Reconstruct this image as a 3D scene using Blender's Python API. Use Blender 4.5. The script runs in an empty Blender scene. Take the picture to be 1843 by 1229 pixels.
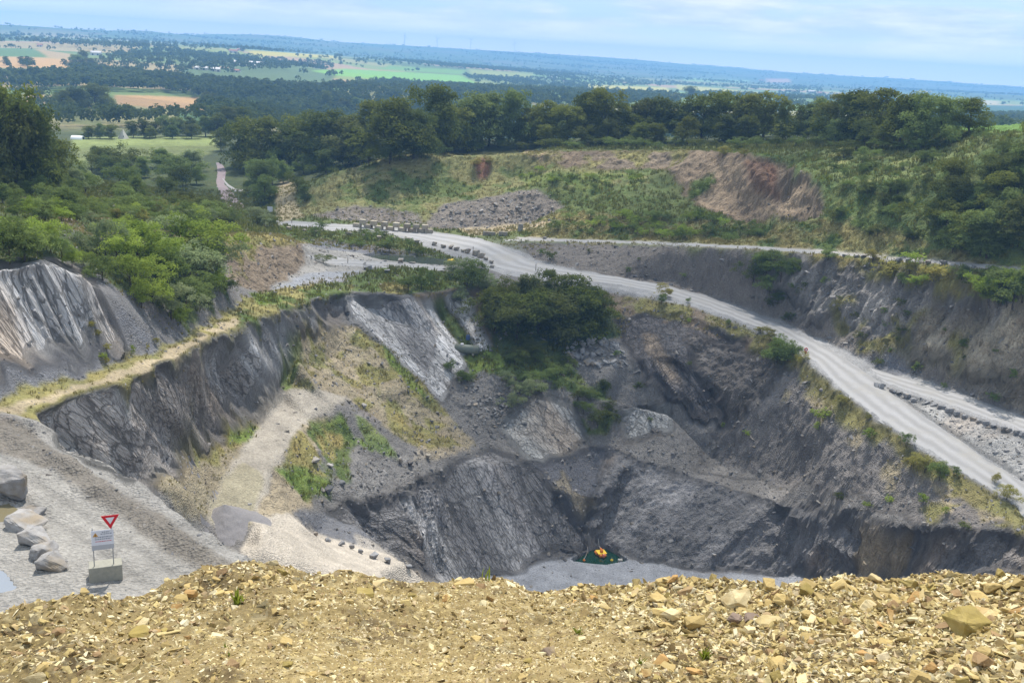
import bpy, bmesh, math, random
import numpy as np
from mathutils import Vector, Matrix, geometry

random.seed(7)
rng = np.random.default_rng(7)
C = bpy.context.scene.collection
sc = bpy.context.scene
PI = math.pi
EYE = 100.0                      # camera height above world zero
# ---------------------------------------------------------------- camera
FPX, CX, CY = 1850.0, 921.5, 614.5
PITCH, ROLL = math.radians(15.55), math.radians(3.2)
FWD = np.array([0, math.cos(PITCH), -math.sin(PITCH)])
U0 = np.array([0, math.sin(PITCH), math.cos(PITCH)]); R0 = np.array([1.0, 0, 0])
RGT = R0*math.cos(ROLL) + U0*math.sin(ROLL)
UPV = U0*math.cos(ROLL) - R0*math.sin(ROLL)
cam_d = bpy.data.cameras.new('camera'); cam = bpy.data.objects.new('camera', cam_d); C.objects.link(cam)
cam_d.sensor_fit = 'HORIZONTAL'; cam_d.sensor_width = 36; cam_d.lens = FPX/1843*36
cam_d.clip_start = 0.2; cam_d.clip_end = 90000
cam.matrix_world = Matrix(((RGT[0], UPV[0], -FWD[0], 0), (RGT[1], UPV[1], -FWD[1], 0), (RGT[2], UPV[2], -FWD[2], EYE), (0, 0, 0, 1)))
sc.camera = cam

def ray(px, py):
    return FWD + RGT*((px-CX)/FPX) + UPV*((CY-py)/FPX)
def P(px, py, z=None, D=None):
    """survey point: the sight line through a photo pixel, cut at height z (relative to the eye) or at depth D along the view"""
    d = ray(px, py)
    if z is not None: t = z/d[2]
    else: t = D/d[1]
    p = d*t
    return (p[0], p[1], p[2]+EYE)

# ---------------------------------------------------------------- numpy noise
def _h(ix, iy, iz, seed):
    n = (ix.astype(np.int64)*374761393 + iy.astype(np.int64)*668265263 + iz.astype(np.int64)*1440662683 + seed*974634) & 0xFFFFFFFF
    n = ((n ^ (n >> 13))*1274126177) & 0xFFFFFFFF
    n = ((n ^ (n >> 15))*2246822519) & 0xFFFFFFFF
    return (n ^ (n >> 16)).astype(np.float64)/4294967295.0
def vnoise(x, y, z, seed=0):
    x, y, z = np.broadcast_arrays(x, y, z)
    fx, fy, fz = np.floor(x), np.floor(y), np.floor(z)
    ux, uy, uz = x-fx, y-fy, z-fz
    ux = ux*ux*(3-2*ux); uy = uy*uy*(3-2*uy); uz = uz*uz*(3-2*uz)
    r = 0
    for a in (0, 1):
        wa = ux if a else 1-ux
        for b in (0, 1):
            wb = wa*(uy if b else 1-uy)
            for c in (0, 1):
                r = r + wb*(uz if c else 1-uz)*_h(fx+a, fy+b, fz+c, seed)
    return r*2-1
def fbm(x, y, z, o=3, seed=0, ridge=False):
    a, s, t = 1.0, 0.0, 0.0
    for i in range(o):
        n = vnoise(x*2**i+i*17.3, y*2**i-i*9.1, z*2**i, seed+i*31)
        if ridge: n = 1-2*np.abs(n)
        s = s + a*n; t += a; a *= 0.5
    return s/t
def smooth(a, b, x):
    t = np.clip((x-a)/(b-a), 0, 1); return t*t*(3-2*t)

# ---------------------------------------------------------------- mesh helpers
def np_mesh(name, V, F, smooth_shade=False, attrs=None):
    """V (n,3), F (m,k) or list of arrays of equal-width faces"""
    me = bpy.data.meshes.new(name)
    Fs = F if isinstance(F, list) else [F]
    Fs = [np.asarray(f) for f in Fs if len(f)]
    me.vertices.add(len(V)); me.vertices.foreach_set('co', np.asarray(V, dtype=np.float32).ravel())
    nl = sum(f.size for f in Fs); nf = sum(len(f) for f in Fs)
    me.loops.add(nl); me.loops.foreach_set('vertex_index', np.concatenate([f.ravel() for f in Fs]).astype(np.int32))
    me.polygons.add(nf)
    tot = np.concatenate([np.full(len(f), f.shape[1]) for f in Fs]); st = np.concatenate(([0], np.cumsum(tot)[:-1]))
    me.polygons.foreach_set('loop_start', st.astype(np.int32))
    try: me.polygons.foreach_set('loop_total', tot.astype(np.int32))
    except Exception: pass
    me.polygons.foreach_set('use_smooth', np.full(nf, smooth_shade))
    for an, (dom, typ, data) in (attrs or {}).items():
        at = me.attributes.new(an, typ, dom)
        if typ == 'FLOAT_COLOR':
            d = np.ones((len(data), 4), dtype=np.float32); d[:, :3] = data; at.data.foreach_set('color', d.ravel())
        elif typ == 'FLOAT_VECTOR': at.data.foreach_set('vector', np.asarray(data, dtype=np.float32).ravel())
        else: at.data.foreach_set('value', np.asarray(data, dtype=np.float32).ravel())
    me.update(calc_edges=True); me.validate()
    return me
def link(name, me, mat=None, parent=None, loc=None):
    o = bpy.data.objects.new(name, me); C.objects.link(o)
    if mat and me and not me.materials: me.materials.append(mat)
    if parent: o.parent = parent
    if loc is not None: o.location = loc
    return o
def tag(o, label=None, cat=None, group=None, kind=None):
    if label:
        o['label'] = label
        if len(label.split()) > 16: print('LONG', label)
    if cat: o['category'] = cat
    if group: o['group'] = group
    if kind: o['kind'] = kind
    return o
def empty(name, loc, rz=0, label=None, cat=None, group=None):
    o = bpy.data.objects.new(name, None); C.objects.link(o); o.empty_display_size = .2
    o.location = loc; o.rotation_euler = (0, 0, rz)
    return tag(o, label, cat, group)
def copy_tree(o, parent=None):
    c = o.copy(); C.objects.link(c); c.parent = parent
    for ch in list(o.children): copy_tree(ch, c)
    return c
class MB:
    """collects shapes into one mesh"""
    def __init__(s): s.bm = bmesh.new()
    def box(s, c, d, rz=0, bev=0, rot=None):
        m = Matrix.Translation(c) @ (rot if rot is not None else Matrix.Rotation(rz, 4, 'Z')) @ Matrix.Diagonal((d[0], d[1], d[2], 1))
        g = bmesh.ops.create_cube(s.bm, size=1, matrix=m)
        if bev:
            es = list({e for v in g['verts'] for e in v.link_edges})
            bmesh.ops.bevel(s.bm, geom=es, offset=bev, segments=2, affect='EDGES', profile=.5)
        return s
    def tube(s, a, b, r0, r1=None, n=12):
        a, b = Vector(a), Vector(b); d = b-a
        q = d.to_track_quat('Z', 'Y').to_matrix().to_4x4()
        bmesh.ops.create_cone(s.bm, cap_ends=True, segments=n, radius1=r0, radius2=r0 if r1 is None else r1, depth=d.length, matrix=Matrix.Translation((a+b)/2) @ q)
        return s
    def ball(s, c, r, sc=(1, 1, 1), n=12):
        bmesh.ops.create_uvsphere(s.bm, u_segments=n, v_segments=max(6, n//2+2), radius=r, matrix=Matrix.Translation(c) @ Matrix.Diagonal((*sc, 1)))
        return s
    def prism(s, pts, y0, y1):
        """polygon in xz, extruded along y"""
        a = [s.bm.verts.new((x, y0, z)) for x, z in pts]; b = [s.bm.verts.new((x, y1, z)) for x, z in pts]
        n = len(pts); s.bm.faces.new(a); s.bm.faces.new(b[::-1])
        for i in range(n): s.bm.faces.new((a[i], b[i], b[(i+1) % n], a[(i+1) % n]))
        return s
    def path(s, pts, r, n=8):
        for a, b in zip(pts[:-1], pts[1:]): s.tube(a, b, r, n=n)
        return s
    def build(s, name, mat, parent=None, smooth_shade=False, loc=None):
        bmesh.ops.recalc_face_normals(s.bm, faces=s.bm.faces[:])
        me = bpy.data.meshes.new(name); s.bm.to_mesh(me); s.bm.free()
        if smooth_shade:
            for p in me.polygons: p.use_smooth = True
        return link(name, me, mat, parent, loc)

# ---------------------------------------------------------------- materials
def nodes(name):
    m = bpy.data.materials.new(name); m.use_nodes = True
    nt = m.node_tree; b = nt.nodes['Principled BSDF']
    b.inputs['Specular IOR Level'].default_value = .25
    return m, nt, b
def N(nt, typ, **kw):
    n = nt.nodes.new(typ)
    for k, v in kw.items():
        if k in n.inputs: n.inputs[k].default_value = v
        else: setattr(n, k, v)
    return n
def mix(nt, fac, a, b, mode='MIX'):
    n = nt.nodes.new('ShaderNodeMix'); n.data_type = 'RGBA'; n.blend_type = mode
    for i, v in ((0, fac), (6, a), (7, b)):
        if hasattr(v, 'node'): nt.links.new(v, n.inputs[i])
        else: n.inputs[i].default_value = v if i == 0 else (*v, 1)
    return n.outputs[2]
def ramp(nt, fac, lo, hi):
    n = nt.nodes.new('ShaderNodeMapRange'); n.inputs[1].default_value = lo; n.inputs[2].default_value = hi
    nt.links.new(fac, n.inputs[0]); return n.outputs[0]
def simple(name, c1, c2=None, scale=3.0, rough=.8, bump=0.0, metal=0.0, bscale=None, rand=0.0, detail=6):
    m, nt, b = nodes(name)
    tc = N(nt, 'ShaderNodeTexCoord')
    nz = N(nt, 'ShaderNodeTexNoise', Scale=scale, Detail=detail, Roughness=.65); nt.links.new(tc.outputs['Object'], nz.inputs['Vector'])
    col = mix(nt, ramp(nt, nz.outputs['Fac'], .3, .7), c1, c2 or tuple(x*.7 for x in c1))
    if rand:
        oi = N(nt, 'ShaderNodeObjectInfo'); hs = N(nt, 'ShaderNodeHueSaturation')
        mr = N(nt, 'ShaderNodeMapRange'); mr.inputs[3].default_value = 1-rand; mr.inputs[4].default_value = 1+rand
        nt.links.new(oi.outputs['Random'], mr.inputs[0]); nt.links.new(mr.outputs[0], hs.inputs['Value']); nt.links.new(col, hs.inputs['Color']); col = hs.outputs[0]
    nt.links.new(col, b.inputs['Base Color'])
    b.inputs['Roughness'].default_value = rough; b.inputs['Metallic'].default_value = metal
    if bump:
        n2 = N(nt, 'ShaderNodeTexNoise', Scale=bscale or scale*3, Detail=6.0, Roughness=.7); nt.links.new(tc.outputs['Object'], n2.inputs['Vector'])
        bp = N(nt, 'ShaderNodeBump', Strength=1.0, Distance=bump); nt.links.new(n2.outputs['Fac'], bp.inputs['Height']); nt.links.new(bp.outputs[0], b.inputs['Normal'])
    return m
import time as _time
_t0 = _time.time()
def clock(s): print('CLOCK %-12s %.1f' % (s, _time.time()-_t0))
# ================================================================ TERRAIN
# survey of the quarry: polylines of points (photo pixel, height below the eye or plan distance); all become real 3-D points
pts3, edges = [], []
def line(*q, closed=False):
    i0 = len(pts3)
    for a in q: pts3.append(a)
    for i in range(len(q)-1): edges.append((i0+i, i0+i+1))
Z = lambda px, py, z: P(px, py, z=z)
D = lambda px, py, d: P(px, py, D=d)
def H(px, py, d, z):            # hidden point: azimuth of the pixel, own distance and height
    p = P(px, py, D=d); return (p[0], p[1], z+EYE)
# path below the cliff, upper edge and pit rim
line(Z(-120, 770, -26.8), Z(0, 725, -27), Z(60, 700, -28), Z(150, 675, -29.4), Z(230, 645, -30.8), Z(300, 620, -32.4), Z(340, 600, -33.3), Z(380, 575, -34.5), Z(430, 545, -36), Z(480, 525, -37.6))
line(Z(70, 750, -28), Z(130, 718, -29), Z(250, 683, -31), Z(300, 655, -32), Z(350, 632, -33), Z(400, 603, -34.6), Z(470, 575, -36.6), Z(540, 552, -38.8), Z(600, 530, -40.4), Z(630, 527, -41), Z(700, 530, -41.8), Z(740, 531, -42.3), Z(800, 525, -42.8), Z(860, 512, -43), Z(940, 505, -43.2))
line(Z(940, 505, -43.2), Z(1000, 507, -43.5), Z(1100, 517, -44), Z(1180, 537, -44.5), Z(1250, 552, -45), Z(1330, 579, -45.7), Z(1400, 609, -46.3), Z(1450, 644, -47), Z(1500, 694, -48), Z(1560, 739, -48.8), Z(1620, 784, -49.6), Z(1700, 834, -50.8), Z(1800, 894, -52.3), Z(1900, 954, -53.8), Z(2050, 1040, -56))
# haul road, hill side (foot of the wall) and lower branch
line(Z(500, 396, -41.8), Z(640, 402, -41.9), Z(760, 413, -42), Z(860, 424, -42), Z(900, 440, -42.2), Z(960, 468, -42.8), Z(1040, 485, -43.2), Z(1100, 492, -43.5), Z(1200, 508, -44.2), Z(1290, 535, -45), Z(1400, 575, -46), Z(1500, 622, -46.8), Z(1560, 652, -47.2), Z(1640, 675, -47.4), Z(1720, 700, -47.5), Z(1843, 745, -47.6), Z(1950, 785, -47.6), Z(2080, 830, -47.6))
line(Z(1590, 692, -47.9), Z(1680, 722, -48), Z(1760, 750, -48), Z(1843, 784, -48), Z(1950, 826, -48), Z(2080, 875, -48))
line(Z(1590, 694, -48), Z(1660, 745, -48.9), Z(1740, 800, -50.2), Z(1843, 866, -51.7), Z(1950, 938, -53), Z(2080, 1020, -55))
line(Z(500, 406, -41.9), Z(700, 420, -42.2), Z(800, 440, -42.4), Z(880, 470, -42.9), Z(905, 492, -43.2))
# upper bench road and the ground behind it
line(Z(930, 434, -41.5), Z(1000, 435, -40.8), Z(1100, 438, -39), Z(1220, 443, -36.8), Z(1340, 449, -34.5), Z(1480, 459, -33), Z(1600, 472, -31.5), Z(1720, 482, -29.5), Z(1800, 490, -28.6), D(1843, 495, 157), D(1900, 505, 153), D(2080, 520, 146))
line(Z(930, 427, -41.6), Z(1000, 428, -40.8), Z(1100, 431, -39), Z(1220, 436, -36.8), Z(1340, 441, -34.5), Z(1480, 450, -33), Z(1600, 462, -31.3), Z(1720, 470, -29.3), D(1800, 478, 163), D(1843, 484, 160), D(1900, 492, 157), D(2080, 506, 150))
line(Z(1000, 330, -32), Z(1150, 325, -29.5), D(1250, 360, 251), D(1340, 395, 236), D(1480, 390, 204), D(1600, 400, 190), D(1650, 440, 181))
line(D(930, 273, 289), Z(1000, 273, -25), Z(1100, 272, -24), Z(1200, 272, -23), Z(1290, 275, -21), Z(1350, 280, -20), Z(1420, 300, -20.5), Z(1470, 330, -22))
line(D(1300, 330, 252), D(1380, 340, 240), D(1440, 370, 219))
line(D(1000, 305, 279), D(1100, 303, 279), D(1200, 300, 281))
line(D(1650, 330, 194), D(1700, 250, 220), D(1600, 260, 240), D(1500, 270, 241), D(1420, 278, 246))
line(D(1843, 240, 192), D(1760, 235, 215), D(1700, 232, 250))
line(D(1843, 420, 167), D(1843, 330, 177), D(1950, 240, 185), D(2080, 220, 180))
line(Z(1060, 412, -38.5), D(1100, 388, 243), D(1180, 378, 244), D(1300, 386, 236), Z(1380, 425, -35))
line(Z(980, 420, -40.6), Z(1150, 428, -38), Z(1370, 436, -34.4))
# spoil mound with grass, rubble heap
line(D(540, 372, 268), D(560, 340, 275), Z(600, 310, -33), D(680, 290, 284), Z(760, 280, -28), Z(850, 277, -27), D(930, 273, 289))
line(Z(560, 387, -41.5), Z(700, 397, -41.8), Z(760, 408, -41.9), Z(860, 414, -41.8), Z(950, 402, -41.2))
line(D(780, 385, 262), D(830, 366, 266), D(900, 352, 268), D(960, 346, 269), D(1010, 375, 262))
line(D(840, 290, 291), D(870, 303, 297), D(905, 290, 291)); line(D(870, 330, 281), D(800, 345, 275)); line(D(680, 350, 270))
line(H(800, 350, 285, -30), H(960, 330, 285, -31))
# left pit wall foot, spoil slope, slabs
line(H(100, 780, 71, -33), H(150, 812, 77, -38), H(220, 850, 83, -39.5), Z(265, 872, -40.3), Z(300, 850, -42), Z(380, 790, -45), Z(470, 750, -48.6), D(490, 700, 136), D(530, 640, 145), D(560, 592, 156), D(620, 578, 169), D(690, 622, 168), D(745, 680, 166), D(790, 716, 165), D(840, 640, 178))
line(D(690, 560, 176), D(760, 600, 176)); line(D(800, 580, 184))
line(D(510, 700, 140), D(540, 660, 148), D(600, 640, 161), D(650, 700, 155)); line(D(730, 700, 160), D(760, 760, 157), D(855, 803, 160))
line(D(680, 760, 148), D(750, 812, 149), D(850, 810, 158))
line(D(900, 650, 176), D(870, 720, 168), D(950, 740, 168))
line(D(1000, 620, 186), D(1130, 650, 184), D(1200, 640, 182)); line(D(1060, 700, 176), D(1200, 740, 172), D(1300, 700, 176)); line(D(1400, 740, 166), D(1500, 800, 148))
# ramp, bank and cone ground
line(D(400, 850, 108), D(375, 930, 98), D(430, 932, 100), D(470, 900, 106), D(480, 850, 112), D(555, 752, 135), D(600, 728, 141), D(520, 706, 144), D(470, 760, 129), D(400, 850, 108))
line(D(330, 880, 93)); line(D(560, 860, 122), D(620, 800, 138), D(655, 790, 142), D(640, 872, 130))
# rim of the lower pit
line(D(590, 925, 120), D(620, 905, 125), D(700, 893, 135), D(800, 840, 150), D(880, 805, 161), D(950, 830, 158))
line(D(950, 830, 158), D(1000, 880, 155), D(1060, 900, 157.5)); line(D(1100, 800, 169), D(1150, 825, 166), D(1200, 840, 164), D(1250, 860, 162), D(1330, 890, 158), D(1400, 905, 152), D(1500, 915, 141), D(1560, 930, 134), D(1640, 955, 126), D(1700, 950, 123), D(1843, 960, 117), D(2000, 980, 106))
line(D(1080, 770, 176), D(1180, 800, 175), D(1300, 840, 169), D(1420, 870, 156))
line(D(640, 945, 119), D(700, 990, 119), D(735, 1025, 124), D(760, 1048, 130), D(800, 1046, 137), D(900, 1036, 141), D(980, 1011, 147), D(1025, 1006, 150), D(1050, 992, 154), D(1085, 984, 155.5), D(1110, 993, 153.5), D(1145, 1006, 151), D(1250, 1025, 148), D(1400, 1036, 145), D(1560, 1042, 130), D(1700, 1032, 120.5), D(1843, 1022, 114.5), D(2000, 1000, 104.5))
line(D(1040, 950, 154.8))
# floor and hidden near pit side
line(Z(1020, 1014, -77.5), Z(1060, 1021, -77.5), Z(1090, 1024, -77.5), Z(1120, 1019, -77.5), Z(1160, 1014, -77.5)); line(H(800, 1060, 118, -76), H(950, 1100, 118, -77.6), H(1100, 1080, 125, -77.4), H(1300, 1080, 125, -77), H(1500, 1080, 118, -75))
line(H(700, 1060, 100, -66), H(950, 1150, 92, -76), H(1300, 1150, 92, -76), H(1600, 1100, 92, -66), H(1843, 1100, 85, -56), H(2080, 1100, 78, -52))
line(H(700, 1150, 60, -42), H(1000, 1200, 52, -40), H(1400, 1200, 52, -40), H(1843, 1200, 52, -36), H(2100, 1200, 50, -34))
# sand heap
line(D(560, 967, 112), D(640, 985, 113), D(735, 1012, 113)); line(D(470, 940, 98), D(545, 966, 103), D(610, 996, 105), D(690, 1026, 107)); line(D(470, 985, 93), D(560, 1010, 95), D(600, 1035, 94), D(700, 1046, 100))
line(D(520, 925, 107), D(560, 940, 112))
# terrace edge
E_ = [(70, 757, -27.8), (150, 800, -27.8), (220, 842, -28), (285, 890, -28), (330, 932, -28.2), (400, 975, -28.4), (480, 1015, -28.5), (560, 1060, -28.7)]
line(*[Z(*e) for e in E_], H(700, 1160, 44, -29), H(1000, 1220, 38, -27), H(1500, 1220, 38, -25), H(2100, 1200, 38, -23))
for k, (px, py, z) in enumerate(E_[1:]):
    p = Z(px, py, z); d = p[1]
    line(H(px, py, d+2.5+k*.3, z-5)); line(H(px, py, d+6+k*1.2, (-36, -39, -43, -48, -50, -51, -52)[k]))
line(H(330, 900, 84, -48), H(420, 960, 86, -51)); line(H(362, 940, 93, -49.6), H(400, 955, 94.5, -49.8), H(440, 955, 95.5, -49.9))
line(Z(0, 850, -26.8), Z(-120, 900, -26.6)); line(Z(190, 1035, -27), Z(0, 950, -27.1), Z(0, 1090, -27)); line(Z(200, 1100, -27), Z(420, 1080, -27.6)); line(Z(330, 1000, -27.6))
line(H(-200, 1200, 34, -26), H(300, 1200, 33, -27), H(700, 1200, 30, -24), H(1300, 1200, 26, -19), H(2100, 1200, 26, -18))
line(H(-250, 1300, 12, -10), H(900, 1300, 12, -9.5), H(2100, 1300, 12, -9.5)); line(H(-250, 1300, 5, -6), H(900, 1300, 5, -6), H(2100, 1300, 5, -6))
line(H(-300, 900, 60, -26), H(-300, 800, 75, -24))
# left cliff and plateau
line(H(-250, 490, 72, -14), D(-120, 490, 77), D(0, 480, 83), D(80, 468, 90), D(150, 498, 93), D(200, 530, 100), D(270, 575, 109), Z(335, 607, -33))
line(D(-120, 690, 71), D(0, 668, 75.5), D(60, 648, 81), D(120, 640, 86), D(190, 640, 93))
line(D(210, 515, 105), D(300, 540, 116), D(370, 545, 127), D(400, 500, 138), D(420, 508, 150), D(470, 527, 158), D(540, 483, 178), D(600, 462, 199))
line(D(200, 430, 118), D(100, 420, 108), D(0, 400, 105), D(-120, 395, 100)); line(D(300, 400, 150), D(400, 425, 160), D(450, 424, 173), D(520, 432, 182), D(560, 447, 190))
line(D(470, 480, 165), D(530, 455, 180))
line(D(100, 370, 150), D(250, 340, 230), D(400, 380, 225), D(480, 392, 240)); line(D(60, 330, 200), D(0, 300, 230), D(-120, 290, 220), D(-250, 280, 210))
line(Z(420, 365, -43), Z(390, 300, -42), Z(510, 350, -41), Z(510, 312, -41)); line(Z(600, 470, -41.5), Z(700, 475, -42), Z(800, 482, -42.3)); line(Z(560, 520, -39.4), Z(640, 500, -41), Z(740, 490, -42))
line(D(540, 440, 200), Z(560, 425, -41.3), Z(700, 440, -41.6), Z(800, 462, -42.6), Z(720, 462, -42.6), Z(650, 460, -42))
# ground under and behind the tree belt, valley, far country
line(D(450, 310, 342), D(600, 290, 353), D(800, 262, 330), D(1000, 250, 340), D(1200, 247, 345), D(1400, 243, 330), D(1560, 250, 290), D(1660, 245, 270))
line(H(400, 240, 420, -46), H(800, 200, 450, -38), H(1200, 200, 450, -34), H(1600, 200, 420, -24), H(1900, 200, 300, -12), H(2100, 200, 260, -6))
line(D(250, 290, 380), D(0, 280, 330), D(-200, 270, 300)); line(D(250, 285, 399), D(130, 290, 390)); line(D(130, 248, 474), D(400, 245, 512), D(-200, 250, 470))
line(D(390, 200, 843), D(220, 175, 993), D(0, 190, 900), D(-250, 190, 900)); line(H(700, 150, 900, -74), H(1000, 150, 900, -70), H(1400, 160, 900, -58), H(1843, 200, 900, -38), H(2100, 200, 900, -30))
line(D(530, 160, 1390), D(360, 140, 1487), D(200, 125, 1507), D(0, 125, 1233)); line(D(100, 106, 1600), D(0, 90, 1800), D(-250, 90, 1700)); line(D(0, 75, 2230), D(200, 85, 2200), D(440, 110, 2150), D(-250, 70, 2200))
line(D(870, 157, 2300), D(600, 130, 2540), D(700, 122, 3100), D(860, 140, 2900)); line(D(620, 104, 3300), D(480, 92, 2900), D(1000, 150, 3000), D(1200, 165, 3000)); line(D(1800, 212, 1700), D(2050, 215, 1700), D(1500, 185, 1900))
line(D(1200, 150, 4200), D(1500, 165, 4200), D(1843, 190, 3600), D(2100, 200, 3600)); line(D(1400, 150, 6300), D(1000, 125, 6000), D(700, 105, 5600), D(1843, 172, 7500), D(2150, 190, 7500))
line(D(-300, 40, 5000), D(0, 43, 5000), D(130, 51, 5600), D(240, 49, 6000), D(282, 64, 6300), D(330, 68, 8000), D(390, 61, 8000), D(500, 62, 8000), D(560, 72, 8200), D(700, 79, 8500), D(900, 95, 8500), D(1000, 104, 8600), D(1140, 115, 9000))
line(D(0, 60, 4000), D(200, 70, 4200), D(-300, 60, 4000))
line(D(-300, 55, 9300), D(400, 80, 9700), D(1230, 109, 9700), D(1500, 133, 9700), D(1843, 156, 9700), D(2200, 185, 9700))
FAR = 10300
for a in (-44, -30, -15, 0, 15, 30, 44):
    pts3.append((FAR*math.sin(math.radians(a)), FAR*math.cos(math.radians(a)), EYE-70))
for a in (-44, 44):
    for r_, z_ in ((5, -6), (12, -10), (30, -24), (60, -27), (90, -20), (160, -24), (300, -25), (500, -40), (1000, -55), (2500, -45), (5000, -30), (8000, -20), (9600, -30)):
        pts3.append((r_*math.sin(math.radians(a)), r_*math.cos(math.radians(a)), EYE+z_))
A3 = np.array(pts3)
vo, eo, fo, vmap, _, _ = geometry.delaunay_2d_cdt([Vector((p[0], p[1])) for p in pts3], edges, [], 0, 1e-4)
VX = np.array([(v[0], v[1]) for v in vo])
VZ = np.zeros(len(vo))
for i, src in enumerate(vmap):
    if src: VZ[i] = max(A3[j, 2] for j in src)
    else:
        # crossing of two breaklines: height along the closest one
        best, bz = 1e9, 0
        for a, b in edges:
            pa, pb = A3[a], A3[b]; d = pb[:2]-pa[:2]; L = d@d
            if L < 1e-9: continue
            t = min(1, max(0, ((VX[i]-pa[:2])@d)/L)); e = np.linalg.norm(pa[:2]+d*t-VX[i])
            if e < best: best, bz = e, pa[2]+(pb[2]-pa[2])*t
        VZ[i] = bz

rad = [4.0]
while rad[-1] < FAR*.985:
    r_ = rad[-1]
    rad.append(r_ + (.8 if r_ < 40 else .45 if r_ < 66 else .23 if r_ < 215 else .45 if r_ < 300 else .8 if r_ < 420 else r_*.0065 if r_ < 3200 else r_*.018))
rad = np.array(rad); NR = len(rad)
TH = np.radians(np.arange(-37, 37.01, .075)); NT = len(TH)
GX = rad[:, None]*np.sin(TH)[None]; GY = rad[:, None]*np.cos(TH)[None]
GZ = np.full((NR, NT), np.nan)
for tri in fo:
    p = VX[list(tri)]; z = VZ[list(tri)]
    th = np.arctan2(p[:, 0], p[:, 1]); rr = np.hypot(p[:, 0], p[:, 1])
    rmin = rr.min()
    for k in range(3):
        a, d = p[k], p[(k+1) % 3]-p[k]; t = np.clip(-(a@d)/max(d@d, 1e-9), 0, 1); rmin = min(rmin, np.linalg.norm(a+d*t))
    i0, i1 = np.searchsorted(rad, rmin-.01), np.searchsorted(rad, rr.max()+.01)
    j0, j1 = np.searchsorted(TH, th.min()-1e-6), np.searchsorted(TH, th.max()+1e-6)
    if i1 <= i0 or j1 <= j0: continue
    X, Y = GX[i0:i1, j0:j1], GY[i0:i1, j0:j1]
    d = (p[1, 1]-p[2, 1])*(p[0, 0]-p[2, 0])+(p[2, 0]-p[1, 0])*(p[0, 1]-p[2, 1])
    if abs(d) < 1e-9: continue
    a = ((p[1, 1]-p[2, 1])*(X-p[2, 0])+(p[2, 0]-p[1, 0])*(Y-p[2, 1]))/d
    b = ((p[2, 1]-p[0, 1])*(X-p[2, 0])+(p[0, 0]-p[2, 0])*(Y-p[2, 1]))/d
    c = 1-a-b; m = (a >= -1e-5) & (b >= -1e-5) & (c >= -1e-5)
    sub = GZ[i0:i1, j0:j1]; sub[m] = (a*z[0]+b*z[1]+c*z[2])[m]
if np.isnan(GZ).any():
    print('NAN cells', np.isnan(GZ).sum())
    GZ = np.where(np.isnan(GZ), EYE-40, GZ)
def blur(A, n, ax):
    for _ in range(n):
        B = np.pad(A, [(1, 1) if k == ax else (0, 0) for k in (0, 1)], mode='edge')
        A = (B[:-2]+2*A+B[2:])/4 if ax == 0 else (B[:, :-2]+2*A+B[:, 2:])/4
    return A
GZ = blur(blur(GZ, 5, 0), 8, 1)

def az(px, py):
    d = ray(px, py); h = math.hypot(d[0], d[1]); return math.atan2(d[0], d[1]), d[2]/h
def cast0(px, py, start=0):
    """where the sight line first meets the surveyed ground"""
    th, sl = az(px, py)
    f = np.clip((th-TH[0])/(TH[1]-TH[0]), 0, NT-1.001); j = int(f); f -= j
    g = GZ[:, j]*(1-f)+GZ[:, j+1]*f - EYE - sl*rad
    g[:start] = -1
    k = np.argmax(g >= 0)
    if g[k] < 0: k = NR-1
    r_ = rad[k]
    if k > 0 and g[k-1] < 0: r_ = rad[k-1]+(rad[k]-rad[k-1])*(-g[k-1])/(g[k]-g[k-1]+1e-12)
    return np.array([r_*math.sin(th), r_*math.cos(th), sl*r_+EYE])
POOL_Z = -77.9
POOL = [(1018, 1007), (1034, 1001), (1060, 992), (1080, 985), (1098, 990), (1120, 998), (1142, 1005), (1150, 1009), (1118, 1015), (1090, 1019), (1060, 1016), (1034, 1013)]
POND = [(645, 461), (690, 458), (760, 463), (812, 468), (800, 478), (740, 474), (690, 471)]
PUD1 = [(-30, 905), (14, 908), (30, 918), (20, 934), (-10, 942), (-40, 940)]
PUD2 = [(-30, 1022), (6, 1030), (22, 1046), (34, 1058), (10, 1064), (-30, 1066)]
POND_Z = cast0(730, 468)[2]-EYE-.05; PUD1_Z = cast0(10, 925)[2]-EYE-.03; PUD2_Z = cast0(8, 1048)[2]-EYE-.03
def carve(px, z, depth):
    q = np.array([P(*a, z=z)[:2] for a in px]); c = q.mean(0); ths = np.arctan2(q[:, 0], q[:, 1]); rs = np.hypot(q[:, 0], q[:, 1])
    s = (slice(int(np.searchsorted(rad, rs.min()-1)), int(np.searchsorted(rad, rs.max()+1))), slice(max(0, int(np.searchsorted(TH, ths.min()))-3), int(np.searchsorted(TH, ths.max()))+3))
    X, Y = GX[s], GY[s]; r_ = np.zeros(X.shape, bool)
    for (x1, y1), (x2, y2) in zip(q, np.roll(q, -1, 0)):
        if y1 != y2: r_ ^= ((y1 > Y) != (y2 > Y)) & (X < (x2-x1)*(Y-y1)/(y2-y1)+x1)
    m = blur(blur(r_.astype(float), 1, 0), 1, 1)*r_
    m = m*(GZ[s] < EYE+z+.5); GZ[s] = np.where(m > .02, np.minimum(GZ[s], EYE+z+.12-m*(depth+.12)), GZ[s])
carve(POOL, POOL_Z, .6); carve(POND, POND_Z, .4); carve(PUD1, PUD1_Z, .2); carve(PUD2, PUD2_Z, .2)
def gidx(x, y):
    th = np.arctan2(x, y); r_ = np.hypot(x, y)
    fj = np.clip((th-TH[0])/(TH[1]-TH[0]), 0, NT-1.001); fi = np.clip(np.interp(r_, rad, np.arange(NR)), 0, NR-1.001)
    return fi, fj
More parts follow.
